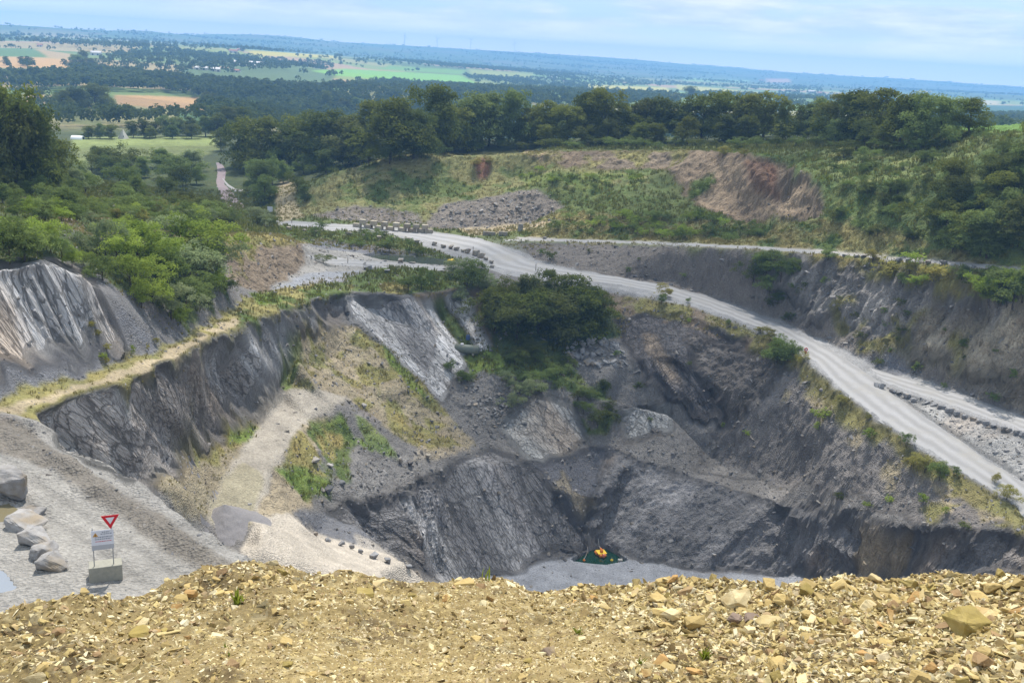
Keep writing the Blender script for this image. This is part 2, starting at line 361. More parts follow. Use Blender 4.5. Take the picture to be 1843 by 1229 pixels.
def gsample(A, x, y):
    fi, fj = gidx(np.asarray(x, float), np.asarray(y, float)); i = fi.astype(int); j = fj.astype(int); a = fi-i; b = fj-j
    return (A[i, j]*(1-a)+A[i+1, j]*a)*(1-b)+(A[i, j+1]*(1-a)+A[i+1, j+1]*a)*b
clock('b_terrain')
# ================================================================ GROUND KINDS (albedo, rockiness, grass cover), drawn in plan
COL = np.zeros((NR, NT, 3)); ROCK = np.zeros((NR, NT)); GRASS = np.zeros((NR, NT)); ROUGH = np.full((NR, NT), .12)
SDX = np.zeros((NR, NT, 3)); SDX[..., 2] = -1; BED = np.zeros((NR, NT)); STONY = np.zeros((NR, NT))
RR = np.broadcast_to(rad[:, None], (NR, NT)); TT = np.broadcast_to(TH[None], (NR, NT))
NJ = RR < 3600
jx = np.zeros((NR, NT)); jy = np.zeros((NR, NT)); n1 = np.zeros((NR, NT)); n2 = np.zeros((NR, NT))
near = rad < 700; nn = int(near.sum())
x_, y_, z_ = GX[:nn], GY[:nn], GZ[:nn]
jx[:nn] = fbm(x_*.35, y_*.35, z_*.35, 3, 11); jy[:nn] = fbm(x_*.35, y_*.35, z_*.35, 3, 12)
n1[:nn] = fbm(x_*.09, y_*.09, z_*.09, 3, 13); n2[:nn] = fbm(x_*.6, y_*.6, z_*.6, 2, 14)
K = dict(scree=(.168, .157, .147), bluescree=(.150, .150, .160), rockgrey=(.325, .315, .31), rockdark=(.158, .151, .150), rockbrown=(.22, .19, .165),
         slabs=(.26, .255, .245), gravel=(.262, .248, .228), road=(.275, .27, .268), sand=(.47, .415, .345), soil=(.195, .150, .105), tan=(.37, .30, .195),
         beige=(.27, .225, .150), grass=(.095, .125, .034), dry=(.205, .185, .070), lush=(.135, .180, .036), dim=(.062, .080, .026), meadow=(.185, .205, .070),
         redrock=(.225, .168, .110), rubble=(.20, .17, .14), embank=(.285, .275, .262), floor=(.245, .25, .268), yellow=(.245, .215, .078))
d1 = np.array([.60, -.25, -.76]); d1 /= np.linalg.norm(d1)
d5 = np.array([.50, -.50, -.52]); d5 /= np.linalg.norm(d5)
d4 = np.array([.42, .15, -.89]); d4 /= np.linalg.norm(d4)
d3 = np.array([.22, .70, -.68]); d3 /= np.linalg.norm(d3)
d2 = np.array([-.58, -.22, -.78]); d2 /= np.linalg.norm(d2)

def plan(px):
    out = []
    n = len(px)
    for i in range(n):
        a, b = px[i], px[(i+1) % n]
        k = max(1, int(math.hypot(b[0]-a[0], b[1]-a[1])/12))
        for t in range(k):
            q = cast0(a[0]+(b[0]-a[0])*t/k, a[1]+(b[1]-a[1])*t/k); out.append((q[0], q[1]))
    return np.array(out)
def inside(poly, X, Y):
    r_ = np.zeros(X.shape, bool); n = len(poly)
    for i in range(n):
        x1, y1 = poly[i]; x2, y2 = poly[(i+1) % n]
        if y1 == y2: continue
        c = ((y1 > Y) != (y2 > Y)) & (X < (x2-x1)*(Y-y1)/(y2-y1)+x1)
        r_ ^= c
    return r_
def region(px, rag=1.5):
    pl = plan(px)
    rr = np.hypot(pl[:, 0], pl[:, 1]); th = np.arctan2(pl[:, 0], pl[:, 1])
    i0, i1 = np.searchsorted(rad, rr.min()-4), np.searchsorted(rad, rr.max()+4)
    pad = 4/max(rr.min(), 20)
    j0, j1 = np.searchsorted(TH, th.min()-pad), np.searchsorted(TH, th.max()+pad)
    s = (slice(i0, i1), slice(j0, j1))
    m = inside(pl, GX[s]+jx[s]*rag, GY[s]+jy[s]*rag)
    return s, m
def paint(px, col, rag=1.5, rock=None, grass=None, rough=None, d=None, stony=None, patch=None, w=1.0):
    """patch=(threshold,seed): only where broad noise exceeds the threshold"""
    s, m = region(px, rag)
    m = m.astype(float)
    m = blur(blur(m, 2, 0), 2, 1)*w
    if patch is not None:
        th_, sd = patch
        nz = fbm(GX[s]*.22+sd, GY[s]*.22, GZ[s]*.22, 4, 50+sd)
        m = m*smooth(th_-.08, th_+.12, nz)
    c = np.array(K[col] if isinstance(col, str) else col)
    COL[s] = COL[s]*(1-m[..., None])+c*m[..., None]
    for A, v in ((ROCK, rock), (GRASS, grass), (ROUGH, rough), (STONY, stony)):
        if v is not None: A[s] = A[s]*(1-m)+v*m
    if d is not None:
        SDX[s] = np.where((m > .5)[..., None], d, SDX[s]); BED[s] = BED[s]*(1-m)+m*(.2 if d is d2 else .8)

# defaults by distance
COL[:] = K['scree']; GRASS[:] = 0; STONY[:] = .3
far = smooth(222, 246, RR)
COL[:] = COL*(1-far[..., None])+np.array((.105, .125, .040))*far[..., None]; GRASS[:] = far*.8; STONY[:] *= 1-far
# field mosaic of the countryside (cells in plan)
fi0 = np.searchsorted(rad, 560)
fx, fy = GX[fi0:], GY[fi0:]
ang = .45
fu, fv = (fx*math.cos(ang)+fy*math.sin(ang)), (-fx*math.sin(ang)+fy*math.cos(ang))
wob = fbm(fx*.002, fy*.002, fx*0, 2, 5)*60
CU, CV = 310., 230.
fu, fv = (fu+wob)/CU, (fv-wob)/CV
iu, iv = np.floor(fu), np.floor(fv)
best = np.full(fu.shape, 9e9); sec = np.full(fu.shape, 9e9); cid = np.zeros(fu.shape)
for a in (-1, 0, 1):
    for b in (-1, 0, 1):
        h1, h2 = _h(iu+a, iv+b, iu*0, 3), _h(iu+a, iv+b, iu*0, 4)
        dd = (iu+a+.15+.7*h1-fu)**2+(iv+b+.15+.7*h2-fv)**2
        c_ = _h(iu+a, iv+b, iu*0, 8)
        nb = dd < best
        sec = np.where(nb, best, np.minimum(sec, dd)); cid = np.where(nb, c_, cid); best = np.where(nb, dd, best)
FEDGE = np.sqrt(sec)-np.sqrt(best)
pal = np.array([(.10, .16, .04), (.08, .12, .035), (.16, .19, .05), (.22, .20, .085), (.25, .20, .10), (.11, .15, .05), (.07, .10, .035), (.13, .20, .05), (.22, .21, .08), (.09, .13, .045), (.27, .18, .10), (.10, .14, .04)])*1.25
fc = pal[np.clip((cid*len(pal)).astype(int), 0, len(pal)-1)]
fc = fc*(1+.12*fbm(fx*.006, fy*.0015, fx*0, 3, 21))[..., None]
fb = smooth(560, 700, RR[fi0:])[..., None]
COL[fi0:] = COL[fi0:]*(1-fb)+fc*fb
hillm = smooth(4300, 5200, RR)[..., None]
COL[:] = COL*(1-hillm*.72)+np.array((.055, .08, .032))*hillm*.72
fl = smooth(292, 320, RR)*(1-smooth(520, 620, RR)); COL[:] = COL*(1-fl[..., None])+np.array((.060, .074, .027))*fl[..., None]
GRASS[RR > 330] = 0
# ---- quarry kinds
paint([(-200, 260), (300, 280), (500, 300), (505, 400), (545, 437), (520, 430), (420, 425), (405, 500), (330, 605), (205, 522), (150, 470), (90, 462), (0, 476), (-200, 480)], 'dim', 2, grass=.8)
paint([(90, 385), (320, 380), (400, 410), (330, 440), (150, 430)], 'soil', 2, patch=(-.1, 3))
paint([(-200, 480), (0, 478), (80, 464), (150, 488), (200, 525), (215, 560), (235, 640), (150, 655), (60, 660), (-200, 700)], 'rockgrey', 1, rock=1, d=d4, rough=.5)
paint([(-200, 560), (30, 545), (60, 620), (40, 680), (-200, 700)], 'rockbrown', 2, rock=1, d=d4, w=.8)
paint([(60, 655), (120, 640), (190, 638), (240, 645), (60, 705), (-100, 740), (-100, 690)], 'bluescree', 1.5, rock=.1, rough=.1, stony=.5)
paint([(150, 475), (215, 520), (300, 548), (345, 605), (240, 645), (205, 570)], (.155, .15, .15), 1, rock=.0, rough=.06, stony=.15)
paint([(190, 560), (225, 560), (300, 628), (270, 638)], 'bluescree', .8, stony=1.6)
PATHUP = [(-120, 770), (0, 725), (60, 700), (150, 675), (230, 645), (300, 620), (340, 600), (380, 575), (430, 545), (480, 525), (560, 505), (640, 490)]
RIM = [(640, 527), (600, 530), (540, 552), (470, 575), (400, 603), (350, 632), (300, 655), (250, 683), (130, 718), (70, 750), (-100, 790)]
paint(PATHUP+RIM, 'dry', 1.2, rough=.12, grass=.5)
paint(PATHUP+RIM, 'yellow', 1.2, patch=(.05, 5), grass=.5)
paint([(-100, 760), (30, 728), (150, 692), (270, 645), (350, 604), (420, 568), (430, 582), (350, 622), (260, 668), (130, 708), (40, 742), (-100, 780)], 'tan', 1.0, rough=.06, grass=.05, patch=(-.45, 6))
paint([(440, 545), (620, 500), (640, 527), (540, 550), (420, 590)], 'grass', 1, grass=1, patch=(-.1, 8))
paint([(450, 528), (495, 525), (510, 545), (470, 552)], 'lush', .6, grass=1.2)
paint([(405, 430), (500, 425), (552, 442), (545, 486), (470, 526), (415, 512)], 'soil', 1.2, rock=.25, rough=.3)
paint([(405, 420), (500, 422), (552, 438), (480, 445), (410, 450)], 'yellow', 1, grass=.8, rock=0)
paint([(410, 450), (480, 445), (470, 500), (415, 500)], 'dry', 1, grass=.6, patch=(0, 9))
paint([(545, 440), (640, 455), (760, 470), (830, 485), (740, 492), (640, 492), (560, 505), (480, 523), (545, 487)], 'gravel', 1.2, rough=.05, stony=.3)
paint([(560, 490), (650, 488), (640, 505), (560, 512), (480, 525)], 'floor', .8, rough=.03)
paint([(500, 408), (700, 422), (800, 442), (870, 470), (780, 468), (660, 455), (560, 440), (510, 425)], 'grass', 1, grass=1, rough=.4)
paint([(560, 430), (700, 445), (790, 462), (660, 458), (560, 445)], 'bluescree', 1)
paint([(620, 500), (700, 480), (860, 492), (870, 512), (800, 524), (740, 530), (690, 527), (640, 525)], 'grass', 1, grass=.9)
paint([(680, 512), (740, 505), (735, 530), (690, 528)], 'yellow', .8, grass=1)
# pit, far-left wall
paint([(70, 752), (130, 719), (250, 684), (350, 633), (470, 576), (540, 553), (630, 528), (622, 578), (560, 592), (530, 640), (490, 700), (470, 752), (380, 792), (300, 852), (262, 876), (150, 830)], 'rockgrey', .8, rock=1, d=d3, rough=.5)
paint([(70, 752), (250, 684), (330, 645), (420, 690), (455, 740), (380, 792), (262, 876), (150, 830)], 'rockbrown', 1, rock=1, d=d3, w=.75)
paint([(400, 640), (440, 660), (470, 740), (440, 750), (370, 690)], 'rockbrown', 1, d=d3, w=.6)
paint([(540, 592), (622, 578), (690, 622), (760, 690), (800, 740), (865, 805), (760, 812), (680, 762), (600, 722), (510, 702), (530, 640)], 'beige', 1, rough=.22, stony=.8, grass=.15)
paint([(540, 592), (622, 578), (690, 622), (760, 690), (800, 740), (865, 805), (760, 812), (680, 762), (600, 722), (510, 702), (530, 640)], 'dry', 1, patch=(.05, 12), grass=.7)
paint([(680, 610), (720, 640), (770, 720), (740, 700), (700, 650)], 'lush', 1, grass=1)
paint([(700, 740), (800, 760), (850, 800), (770, 810), (700, 770)], 'yellow', 1, grass=.5, patch=(.0, 14))
paint([(505, 660), (545, 600), (545, 640), (525, 700), (505, 690)], 'lush', .6, grass=.9, w=.8)
paint([(622, 530), (745, 532), (800, 600), (845, 650), (800, 725), (770, 700), (690, 622), (630, 578)], 'rockgrey', .6, rock=1, d=d1, rough=.5)
paint([(690, 532), (750, 532), (790, 600), (770, 690), (720, 610)], 'rockdark', .5, rock=1, d=d1, w=.85)
paint([(745, 532), (860, 515), (900, 640), (840, 650), (800, 600)], 'soil', .8, rock=.4, d=d1, grass=.3)
paint([(752, 540), (775, 535), (840, 640), (812, 640)], 'rockgrey', .5, rock=1, d=d1)
paint([(800, 535), (840, 520), (895, 640), (870, 650)], 'rockgrey', .5, rock=1, d=d1)
paint([(775, 540), (800, 535), (850, 620), (835, 635)], 'grass', .6, grass=1)
paint([(860, 512), (1110, 520), (1130, 600), (1010, 645), (900, 655)], 'dim', 1.5, grass=1)
paint([(870, 655), (1010, 640), (1060, 690), (980, 700), (900, 690)], 'grass', 1.5, grass=1)
paint([(835, 640), (890, 625), (915, 655), (890, 672), (850, 690)], 'lush', .8, grass=1.5)
paint([(800, 690), (870, 670), (1000, 690), (960, 745), (880, 805), (840, 765)], 'scree', 1.2, stony=1.5, rough=.3)
paint([(1010, 640), (1100, 615), (1140, 650), (1050, 662)], 'scree', 1, stony=.6)
paint([(895, 765), (960, 712), (1030, 728), (1062, 790), (1010, 835), (950, 830)], 'slabs', .8, rock=1, d=d1, rough=.4)
paint([(1020, 690), (1090, 690), (1110, 760), (1060, 780)], 'grass', 1.5, grass=.7, patch=(-.1, 17))
paint([(1105, 745), (1150, 728), (1205, 730), (1215, 780), (1125, 795)], 'slabs', .8, rock=1, d=d1, rough=.4)
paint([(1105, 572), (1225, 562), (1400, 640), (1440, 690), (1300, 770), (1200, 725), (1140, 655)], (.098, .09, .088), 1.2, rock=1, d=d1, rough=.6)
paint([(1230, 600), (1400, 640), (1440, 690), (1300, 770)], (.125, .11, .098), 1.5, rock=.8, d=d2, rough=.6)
paint([(1150, 600), (1180, 600), (1230, 690), (1200, 690)], 'redrock', 1, d=d1, w=.5)
paint([(1440, 650), (1500, 698), (1700, 838), (1843, 905), (2050, 1050), (2000, 1000), (1843, 962), (1700, 950), (1560, 915), (1420, 880), (1240, 850), (1300, 770)], (.172, .155, .142), 2, rock=.35, d=d2, rough=.35, stony=1)
paint([(1440, 650), (1500, 698), (1700, 838), (1843, 905), (1843, 962), (1640, 900), (1500, 800), (1400, 730)], 'beige', 2, patch=(.12, 19), grass=.3)
paint([(1640, 900), (1843, 910), (2050, 1050), (1843, 1000), (1700, 950)], 'dry', 1.5, patch=(0, 20), grass=.5)
paint([(1080, 512), (1250, 552), (1400, 609), (1450, 644), (1500, 694), (1620, 784), (1800, 894), (2050, 1040), (1950, 1010), (1780, 925), (1600, 805), (1490, 730), (1420, 660), (1300, 590), (1200, 570), (1090, 560)], 'dry', 1.5, grass=.5, rough=.2, stony=.5)
paint([(1080, 512), (1250, 552), (1400, 609), (1400, 640), (1240, 585), (1090, 560)], 'soil', 1.5, patch=(-.1, 22), grass=.2)
paint([(1090, 795), (1180, 775), (1300, 830), (1420, 870), (1560, 915), (1640, 952), (1560, 930), (1400, 902), (1250, 858), (1150, 824)], (.19, .175, .16), 1, rough=.1, stony=1.2)
paint([(1058, 905), (1100, 802), (1150, 826), (1250, 861), (1400, 906), (1560, 931), (1640, 956), (1843, 962), (2000, 982), (2000, 1020), (1560, 1042), (1400, 1036), (1250, 1025), (1145, 1007), (1085, 985), (1040, 952)], 'rockdark', .8, rock=1.1, d=d2, rough=.36)
paint([(1535, 950), (1640, 960), (1620, 1040), (1540, 1040)], (.21, .165, .105), 1, rock=.6, d=d2, w=.85)
paint([(950, 832), (1100, 800), (1060, 905), (1045, 990), (1000, 900)], (.118, .116, .124), 1, rock=.3, d=d3, stony=1, rough=.3)
paint([(590, 926), (620, 906), (700, 894), (800, 841), (880, 806), (950, 832), (1000, 882), (1045, 950), (1050, 990), (980, 1011), (900, 1036), (800, 1047), (740, 1025), (690, 985), (640, 945)], 'rockdark', .8, rock=.9, d=d3, rough=.5)
paint([(745, 868), (800, 841), (880, 806), (950, 832), (1000, 882), (1045, 950), (1050, 990), (980, 1011), (900, 1036), (800, 1047), (770, 1030)], 'rockdark', 1.5, rock=.95, d=d5, rough=.5)
paint([(800, 850), (850, 830), (960, 1000), (920, 1030)], 'rockgrey', 2, d=d5, w=.3)
paint([(720, 892), (740, 885), (860, 1040), (800, 1047)], 'rockgrey', .6, rock=1, d=d5, w=.6)
paint([(870, 800), (960, 800), (1100, 900), (1050, 930), (950, 840)], 'beige', 1, patch=(.15, 25), d=d1, w=.7)
paint([(545, 905), (640, 868), (660, 800), (760, 812), (858, 803), (885, 806), (800, 840), (700, 893), (610, 912)], 'scree', 1, rough=.2, stony=1.3)
paint([(760, 805), (850, 805), (800, 825), (740, 830)], 'tan', .8, w=.7)
paint([(368, 935), (395, 850), (455, 765), (478, 705), (560, 696), (632, 716), (565, 752), (497, 850), (462, 945), (420, 965)], (.335, .30, .25), .6, rough=.05, stony=.12, grass=0)
paint([(375, 935), (400, 860), (440, 830), (470, 850), (455, 945), (420, 962)], 'yellow', 1, rough=.05, w=.35)
paint([(280, 872), (380, 794), (470, 755), (405, 850), (372, 935), (330, 935)], 'beige', .8, rough=.15, grass=.3, stony=.5)
paint([(320, 835), (390, 795), (470, 760), (430, 800), (380, 830)], 'yellow', 1, grass=.9, patch=(-.3, 28))
paint([(420, 775), (465, 765), (445, 795), (405, 800)], 'lush', .5, grass=1.2)
paint([(455, 945), (490, 850), (560, 752), (625, 718), (690, 760), (660, 800), (640, 872), (560, 905), (520, 925)], 'scree', .8, rough=.2, stony=.9)
paint([(455, 945), (490, 850), (560, 752), (600, 740), (570, 800), (560, 860), (560, 905), (520, 925)], 'tan', 1, w=.8, stony=.2)
paint([(505, 835), (560, 757), (610, 735), (640, 800), (620, 862), (540, 850)], 'grass', 1.2, grass=.9, patch=(-.12, 71))
paint([(505, 835), (560, 757), (600, 745), (620, 800), (560, 870)], 'yellow', 1.0, grass=.8, patch=(-.05, 72))
paint([(495, 845), (545, 835), (600, 870), (590, 893), (545, 895)], 'lush', .7, grass=1.5)
paint([(530, 800), (600, 800), (620, 860), (560, 850)], 'yellow', 1, grass=.6, patch=(-.2, 30))
paint([(575, 760), (610, 740), (640, 800), (690, 820), (650, 790)], 'lush', 1, grass=1, patch=(-.1, 31))
paint([(640, 745), (700, 790), (720, 830), (660, 800)], 'lush', .8, grass=1, w=.8)
paint([(450, 945), (490, 925), (520, 922), (560, 940), (640, 972), (740, 1012), (770, 1055), (480, 1060), (430, 985)], 'sand', .8, rough=.05, stony=0)
paint([(520, 918), (590, 925), (640, 945), (700, 985), (740, 1022), (735, 1010), (640, 980), (560, 955)], 'bluescree', .7, stony=.8)
paint([(640, 960), (700, 985), (750, 1030), (720, 1022), (640, 985)], 'sand', .6, w=.6)
paint([(800, 1047), (900, 1037), (980, 1012), (1030, 1006), (1060, 1012), (1145, 1008), (1250, 1026), (1440, 1040), (1440, 1100), (800, 1100)], 'floor', .6, rough=.03, stony=.1)
# terrace
TER_ = [(-150, 760), (30, 746), (70, 758), (150, 801), (220, 843), (285, 891), (330, 934), (400, 977), (480, 1017), (600, 1100), (800, 1250), (-150, 1300)]
paint(TER_, 'gravel', .4, rough=.05, stony=.5)
paint([(-150, 830), (100, 850), (300, 990), (420, 1080), (100, 1250), (-150, 1250)], (.30, .282, .255), 1, rough=.05, stony=.1)
paint([(-60, 745), (30, 760), (160, 850), (330, 965), (460, 1060), (400, 1060), (250, 960), (100, 850), (-60, 790)], (.18, .16, .135), .5, rough=.14, stony=1.6)
# haul-road ground, embankment, wall above the road
paint([(495, 396), (760, 412), (900, 440), (1040, 486), (1200, 508), (1400, 576), (1640, 676), (1900, 770), (2080, 880), (2080, 1050), (1800, 896), (1620, 786), (1500, 696), (1400, 611), (1250, 554), (1000, 509), (905, 494), (700, 421), (500, 407)], 'road', .5, rough=.02, stony=0, grass=0, rock=0)
paint([(1590, 696), (1680, 725), (1843, 786), (2080, 880), (2080, 1020), (1843, 865), (1740, 799), (1660, 744)], 'embank', .5, rock=.6, d=d2, rough=.3, stony=1)
paint([(930, 437), (1100, 440), (1340, 451), (1480, 461), (1720, 484), (2080, 520), (2080, 830), (1843, 744), (1640, 674), (1500, 621), (1400, 574), (1290, 534), (1040, 484), (960, 466)], (.158, .138, .12), .8, rough=.25, stony=.6)
paint([(1340, 470), (1400, 462), (1600, 475), (1800, 495), (2080, 520), (2080, 790), (1843, 720), (1640, 640), (1500, 590), (1420, 560), (1400, 520)], (.175, .16, .145), 1.5, rock=1, d=d2, rough=.5)
paint([(1640, 580), (1800, 560), (2080, 600), (2080, 830), (1843, 740), (1640, 660)], 'beige', 1.5, rock=1, d=d2, rough=.9, stony=.8, w=.55)
paint([(1490, 465), (1720, 484), (2080, 520), (2080, 620), (1843, 570), (1700, 520)], 'dry', 1.5, patch=(-.1, 33), grass=.7, rock=.2)
paint([(1500, 540), (1640, 560), (1760, 640), (1640, 655), (1500, 610)], 'dry', 1.5, patch=(.1, 34), grass=.5)
paint([(1560, 650), (1600, 640), (1660, 672), (1600, 676)], 'bluescree', .6, rock=0)
# bench and everything above it
paint([(930, 434), (1100, 440), (1340, 450), (1600, 474), (1900, 508), (2080, 520), (2080, 180), (1700, 228), (1500, 265), (1420, 278), (1290, 273), (1350, 281), (1470, 333), (1482, 392), (1340, 400), (1250, 365), (1000, 332), (940, 400)], 'grass', 1.5, grass=1, rough=.4, rock=0, stony=0)
paint([(1000, 380), (1340, 400), (1600, 400), (1650, 440), (1843, 480), (1600, 474), (1340, 450), (950, 434), (940, 405)], 'dry', 1.5, grass=.9, patch=(-.15, 36))
paint([(1480, 270), (1700, 240), (1843, 240), (1650, 330), (1500, 330)], 'meadow', 2, grass=1, patch=(-.1, 37))
paint([(930, 426), (1220, 436), (1480, 450), (1720, 470), (1900, 488), (2080, 500), (2080, 518), (1900, 503), (1720, 480), (1480, 457), (1220, 442), (930, 433)], (.30, .28, .25), .5, rough=.03, grass=0)
paint([(1400, 455), (1600, 472), (1900, 505), (2080, 520), (2080, 560), (1900, 530), (1600, 485)], 'yellow', 1, grass=1, patch=(-.2, 39))
paint([(935, 272), (1100, 271), (1200, 271), (1290, 274), (1350, 279), (1420, 299), (1475, 332), (1484, 392), (1340, 402), (1250, 367), (1200, 307), (1100, 308), (980, 300)], 'redrock', 1.5, rock=.7, d=d2, rough=.6, grass=0)
paint([(1040, 273), (1240, 272), (1230, 300), (1060, 305)], (.17, .135, .095), 1, rock=.8, d=d2, w=.8)
paint([(935, 272), (1240, 270), (1240, 305), (980, 305)], 'dry', 2, grass=.4, patch=(.02, 79))
paint([(1340, 285), (1400, 300), (1400, 360), (1350, 340)], (.17, .085, .05), 1, rock=.9, d=d2, w=.8)
paint([(1240, 330), (1285, 315), (1280, 340), (1240, 362)], 'grass', 1, grass=1)
paint([(535, 375), (556, 340), (680, 284), (760, 278), (850, 275), (935, 271), (1000, 300), (1160, 310), (1170, 330), (1000, 340), (900, 352), (830, 364), (760, 402), (560, 388)], (.20, .19, .075), 2, grass=.35, rough=.3)
paint([(600, 340), (720, 300), (850, 330), (900, 345), (820, 362), (680, 370)], 'grass', 2, grass=1, patch=(-.05, 41))
paint([(540, 372), (570, 340), (680, 286), (850, 278), (1000, 300), (1180, 305), (1250, 365), (1180, 372), (1000, 345), (760, 400)], 'grass', 2.5, grass=.5, patch=(.10, 74), w=.8)
paint([(930, 310), (1160, 312), (1170, 330), (1040, 345), (950, 335)], 'lush', 1.5, grass=1.2, patch=(-.25, 42), w=.7)
paint([(850, 290), (885, 288), (880, 318), (860, 325)], (.16, .07, .045), 1, rock=.4, w=.9)
paint([(555, 388), (640, 370), (760, 385), (760, 404), (640, 400)], 'rubble', 1.5, stony=1.2, grass=.2)
paint([(755, 410), (800, 368), (900, 350), (960, 340), (1020, 372), (955, 402), (860, 416)], 'rubble', 1.2, rough=.4, stony=1.1, grass=0)
paint([(845, 384), (880, 378), (910, 384), (908, 397), (862, 398)], (.028, .027, .03), 1.5, w=.9, patch=(-.15, 77))
paint([(610, 860), (700, 820), (780, 815), (760, 840), (690, 880), (630, 890)], (.19, .18, .17), 1.5, stony=2.2, w=.6)
paint([(820, 412), (950, 402), (1010, 395), (1000, 405), (900, 420), (850, 425)], 'tan', .8, rough=.05, stony=.3)
paint([(500, 400), (495, 350), (510, 310), (530, 330), (535, 372), (550, 392)], 'tan', 1, w=.8, grass=.2)
paint([(130, 250), (250, 246), (405, 243), (395, 270), (330, 295), (250, 288), (130, 292)], 'meadow', 1, grass=0, rough=.1)
for poly, c in (
    ([(130, 248), (420, 243), (380, 262), (130, 268)], (.20, .235, .075)),
    ([(205, 172), (250, 172), (360, 176), (368, 190), (415, 204), (330, 200), (210, 188)], (.40, .245, .105)),
    ([(40, 170), (95, 172), (95, 188), (40, 186)], (.36, .24, .11)), ([(300, 198), (410, 205), (400, 232), (340, 225)], (.08, .14, .05)), ([(125, 205), (185, 210), (180, 228), (130, 222)], (.17, .18, .06)),
    ([(-60, 100), (60, 104), (130, 108), (135, 124), (-60, 122)], (.42, .26, .11)), ([(-60, 86), (70, 88), (85, 104), (-60, 100)], (.09, .16, .05)), ([(60, 88), (130, 98), (130, 108), (90, 104)], (.33, .24, .12)), ([(155, 112), (205, 117), (200, 127), (160, 122)], (.40, .25, .11)),
    ([(-60, 122), (130, 126), (240, 134), (180, 140), (-60, 134)], (.075, .125, .05)), ([(230, 130), (300, 138), (310, 145), (240, 142)], (.22, .16, .10)), ([(300, 130), (380, 137), (530, 147), (530, 160), (420, 158), (330, 146)], (.085, .15, .055)),
    ([(320, 124), (460, 122), (600, 130), (600, 150), (530, 148), (380, 138), (330, 134)], (.09, .135, .05)), ([(560, 128), (620, 124), (830, 136), (872, 158), (760, 150), (600, 136)], (.17, .34, .055)), ([(700, 118), (840, 127), (830, 134), (680, 124)], (.14, .26, .05)), ([(450, 92), (600, 100), (605, 105), (450, 100)], (.42, .36, .07)), ([(840, 124), (960, 133), (955, 142), (850, 136)], (.24, .27, .07)),
    ([(1050, 152), (1200, 158), (1210, 166), (1060, 160)], (.40, .36, .08)), ([(1215, 152), (1330, 163), (1400, 170), (1320, 170), (1220, 162)], (.38, .35, .08)), ([(1378, 142), (1420, 142), (1425, 149), (1380, 149)], (.45, .26, .15)), ([(1720, 178), (1800, 182), (1795, 189), (1720, 186)], (.42, .36, .2)),
    ([(1760, 190), (2000, 192), (2000, 208), (1760, 206)], (.045, .10, .06)), ([(1700, 225), (1843, 225), (1843, 238), (1700, 240)], (.13, .22, .05)), ([(1230, 140), (1350, 145), (1340, 150), (1230, 146)], (.2, .3, .1)), ([(1655, 160), (1675, 161), (1675, 167), (1655, 166)], (.5, .4, .2))):
    paint(poly, c, 0, grass=0)
# windrow ridge and wheel ruts on the terrace, from plan distance to polylines
def polydist(pl, s):
    X, Y = GX[s], GY[s]; best = np.full(X.shape, 1e9)
    for (a, b) in zip(pl[:-1], pl[1:]):
        ax, ay, dx, dy = a[0], a[1], b[0]-a[0], b[1]-a[1]; L = dx*dx+dy*dy
        t = np.clip(((X-ax)*dx+(Y-ay)*dy)/L, 0, 1); best = np.minimum(best, np.hypot(X-ax-dx*t, Y-ay-dy*t))
    return best
ts = (slice(0, int(np.searchsorted(rad, 82))), slice(0, int(np.searchsorted(TH, math.radians(2)))))
w1 = polydist([cast0(*q)[:2] for q in ((-60, 762), (40, 792), (150, 866), (260, 935), (340, 985), (430, 1050))], ts)
w2 = polydist([cast0(*q)[:2] for q in ((-20, 740), (60, 768), (150, 815), (260, 885), (330, 945), (440, 1015))], ts)
GZ[ts] += .55*np.exp(-(w1/.9)**2)*(1+.9*n2[ts])+.35*np.exp(-(w2/.7)**2)*(1+.6*n2[ts])
rut = np.exp(-((w1-2.4)/.35)**2)+np.exp(-((w1-4.2)/.35)**2)
GZ[ts] -= .10*rut; COL[ts] *= (1-.22*np.clip(rut, 0, 1))[..., None]
chev = (np.sin((GX[ts]*.45+GY[ts]*.9)*9)*.5+.5)*np.clip(rut, 0, 1); GZ[ts] += .05*chev
# soft borders between rock and loose ground
nb = int(np.searchsorted(rad, 330))
for A in (ROCK, BED, ROUGH): A[:nb] = blur(blur(A[:nb], 4, 0), 4, 1)
# ---- natural variation of the albedo
st = slice(0, nn)
X, Y, ZZ = GX[st], GY[st], GZ[st]; d = SDX[st]
pd = X*d[..., 0]+Y*d[..., 1]+ZZ*d[..., 2]
sx, sy, sz = X-pd*d[..., 0]*.93, Y-pd*d[..., 1]*.93, ZZ-pd*d[..., 2]*.93
s1 = fbm(sx*.16, sy*.16, sz*.16, 3, 61); s2 = fbm(sx*.38, sy*.38, sz*.38, 3, 62, True); s3 = fbm(sx*1.2, sy*1.2, sz*1.2, 2, 63)
rk = ROCK[st][..., None]
tone = 1+.46*s1+.26*s2+.34*s3
stain = smooth(.12, .42, fbm(sx*.12+7, sy*.12, sz*.12, 3, 66))[..., None]
c = COL[st]
rc = c*tone[..., None]; rc = rc*(1-stain*.42)+np.array((.20, .145, .095))*stain*.42*(rc.mean(-1, keepdims=True)/.16)
pale = smooth(.25, .55, s2*.6+s1*.7)[..., None]; rc = rc*(1+pale*.28)
oth = c*(1+.22*n1[st]+.20*n2[st]+.12*fbm(X*1.9, Y*1.9, ZZ*1.9, 2, 67))[..., None]
gv = fbm(X*.3, Y*.3, ZZ*.3, 3, 68)[..., None]*np.minimum(GRASS[st], 1)[..., None]
oth = oth*(1+gv*np.array((.35, .12, .1)))
COL[st] = np.clip(rc*rk+oth*(1-rk), .015, .7)
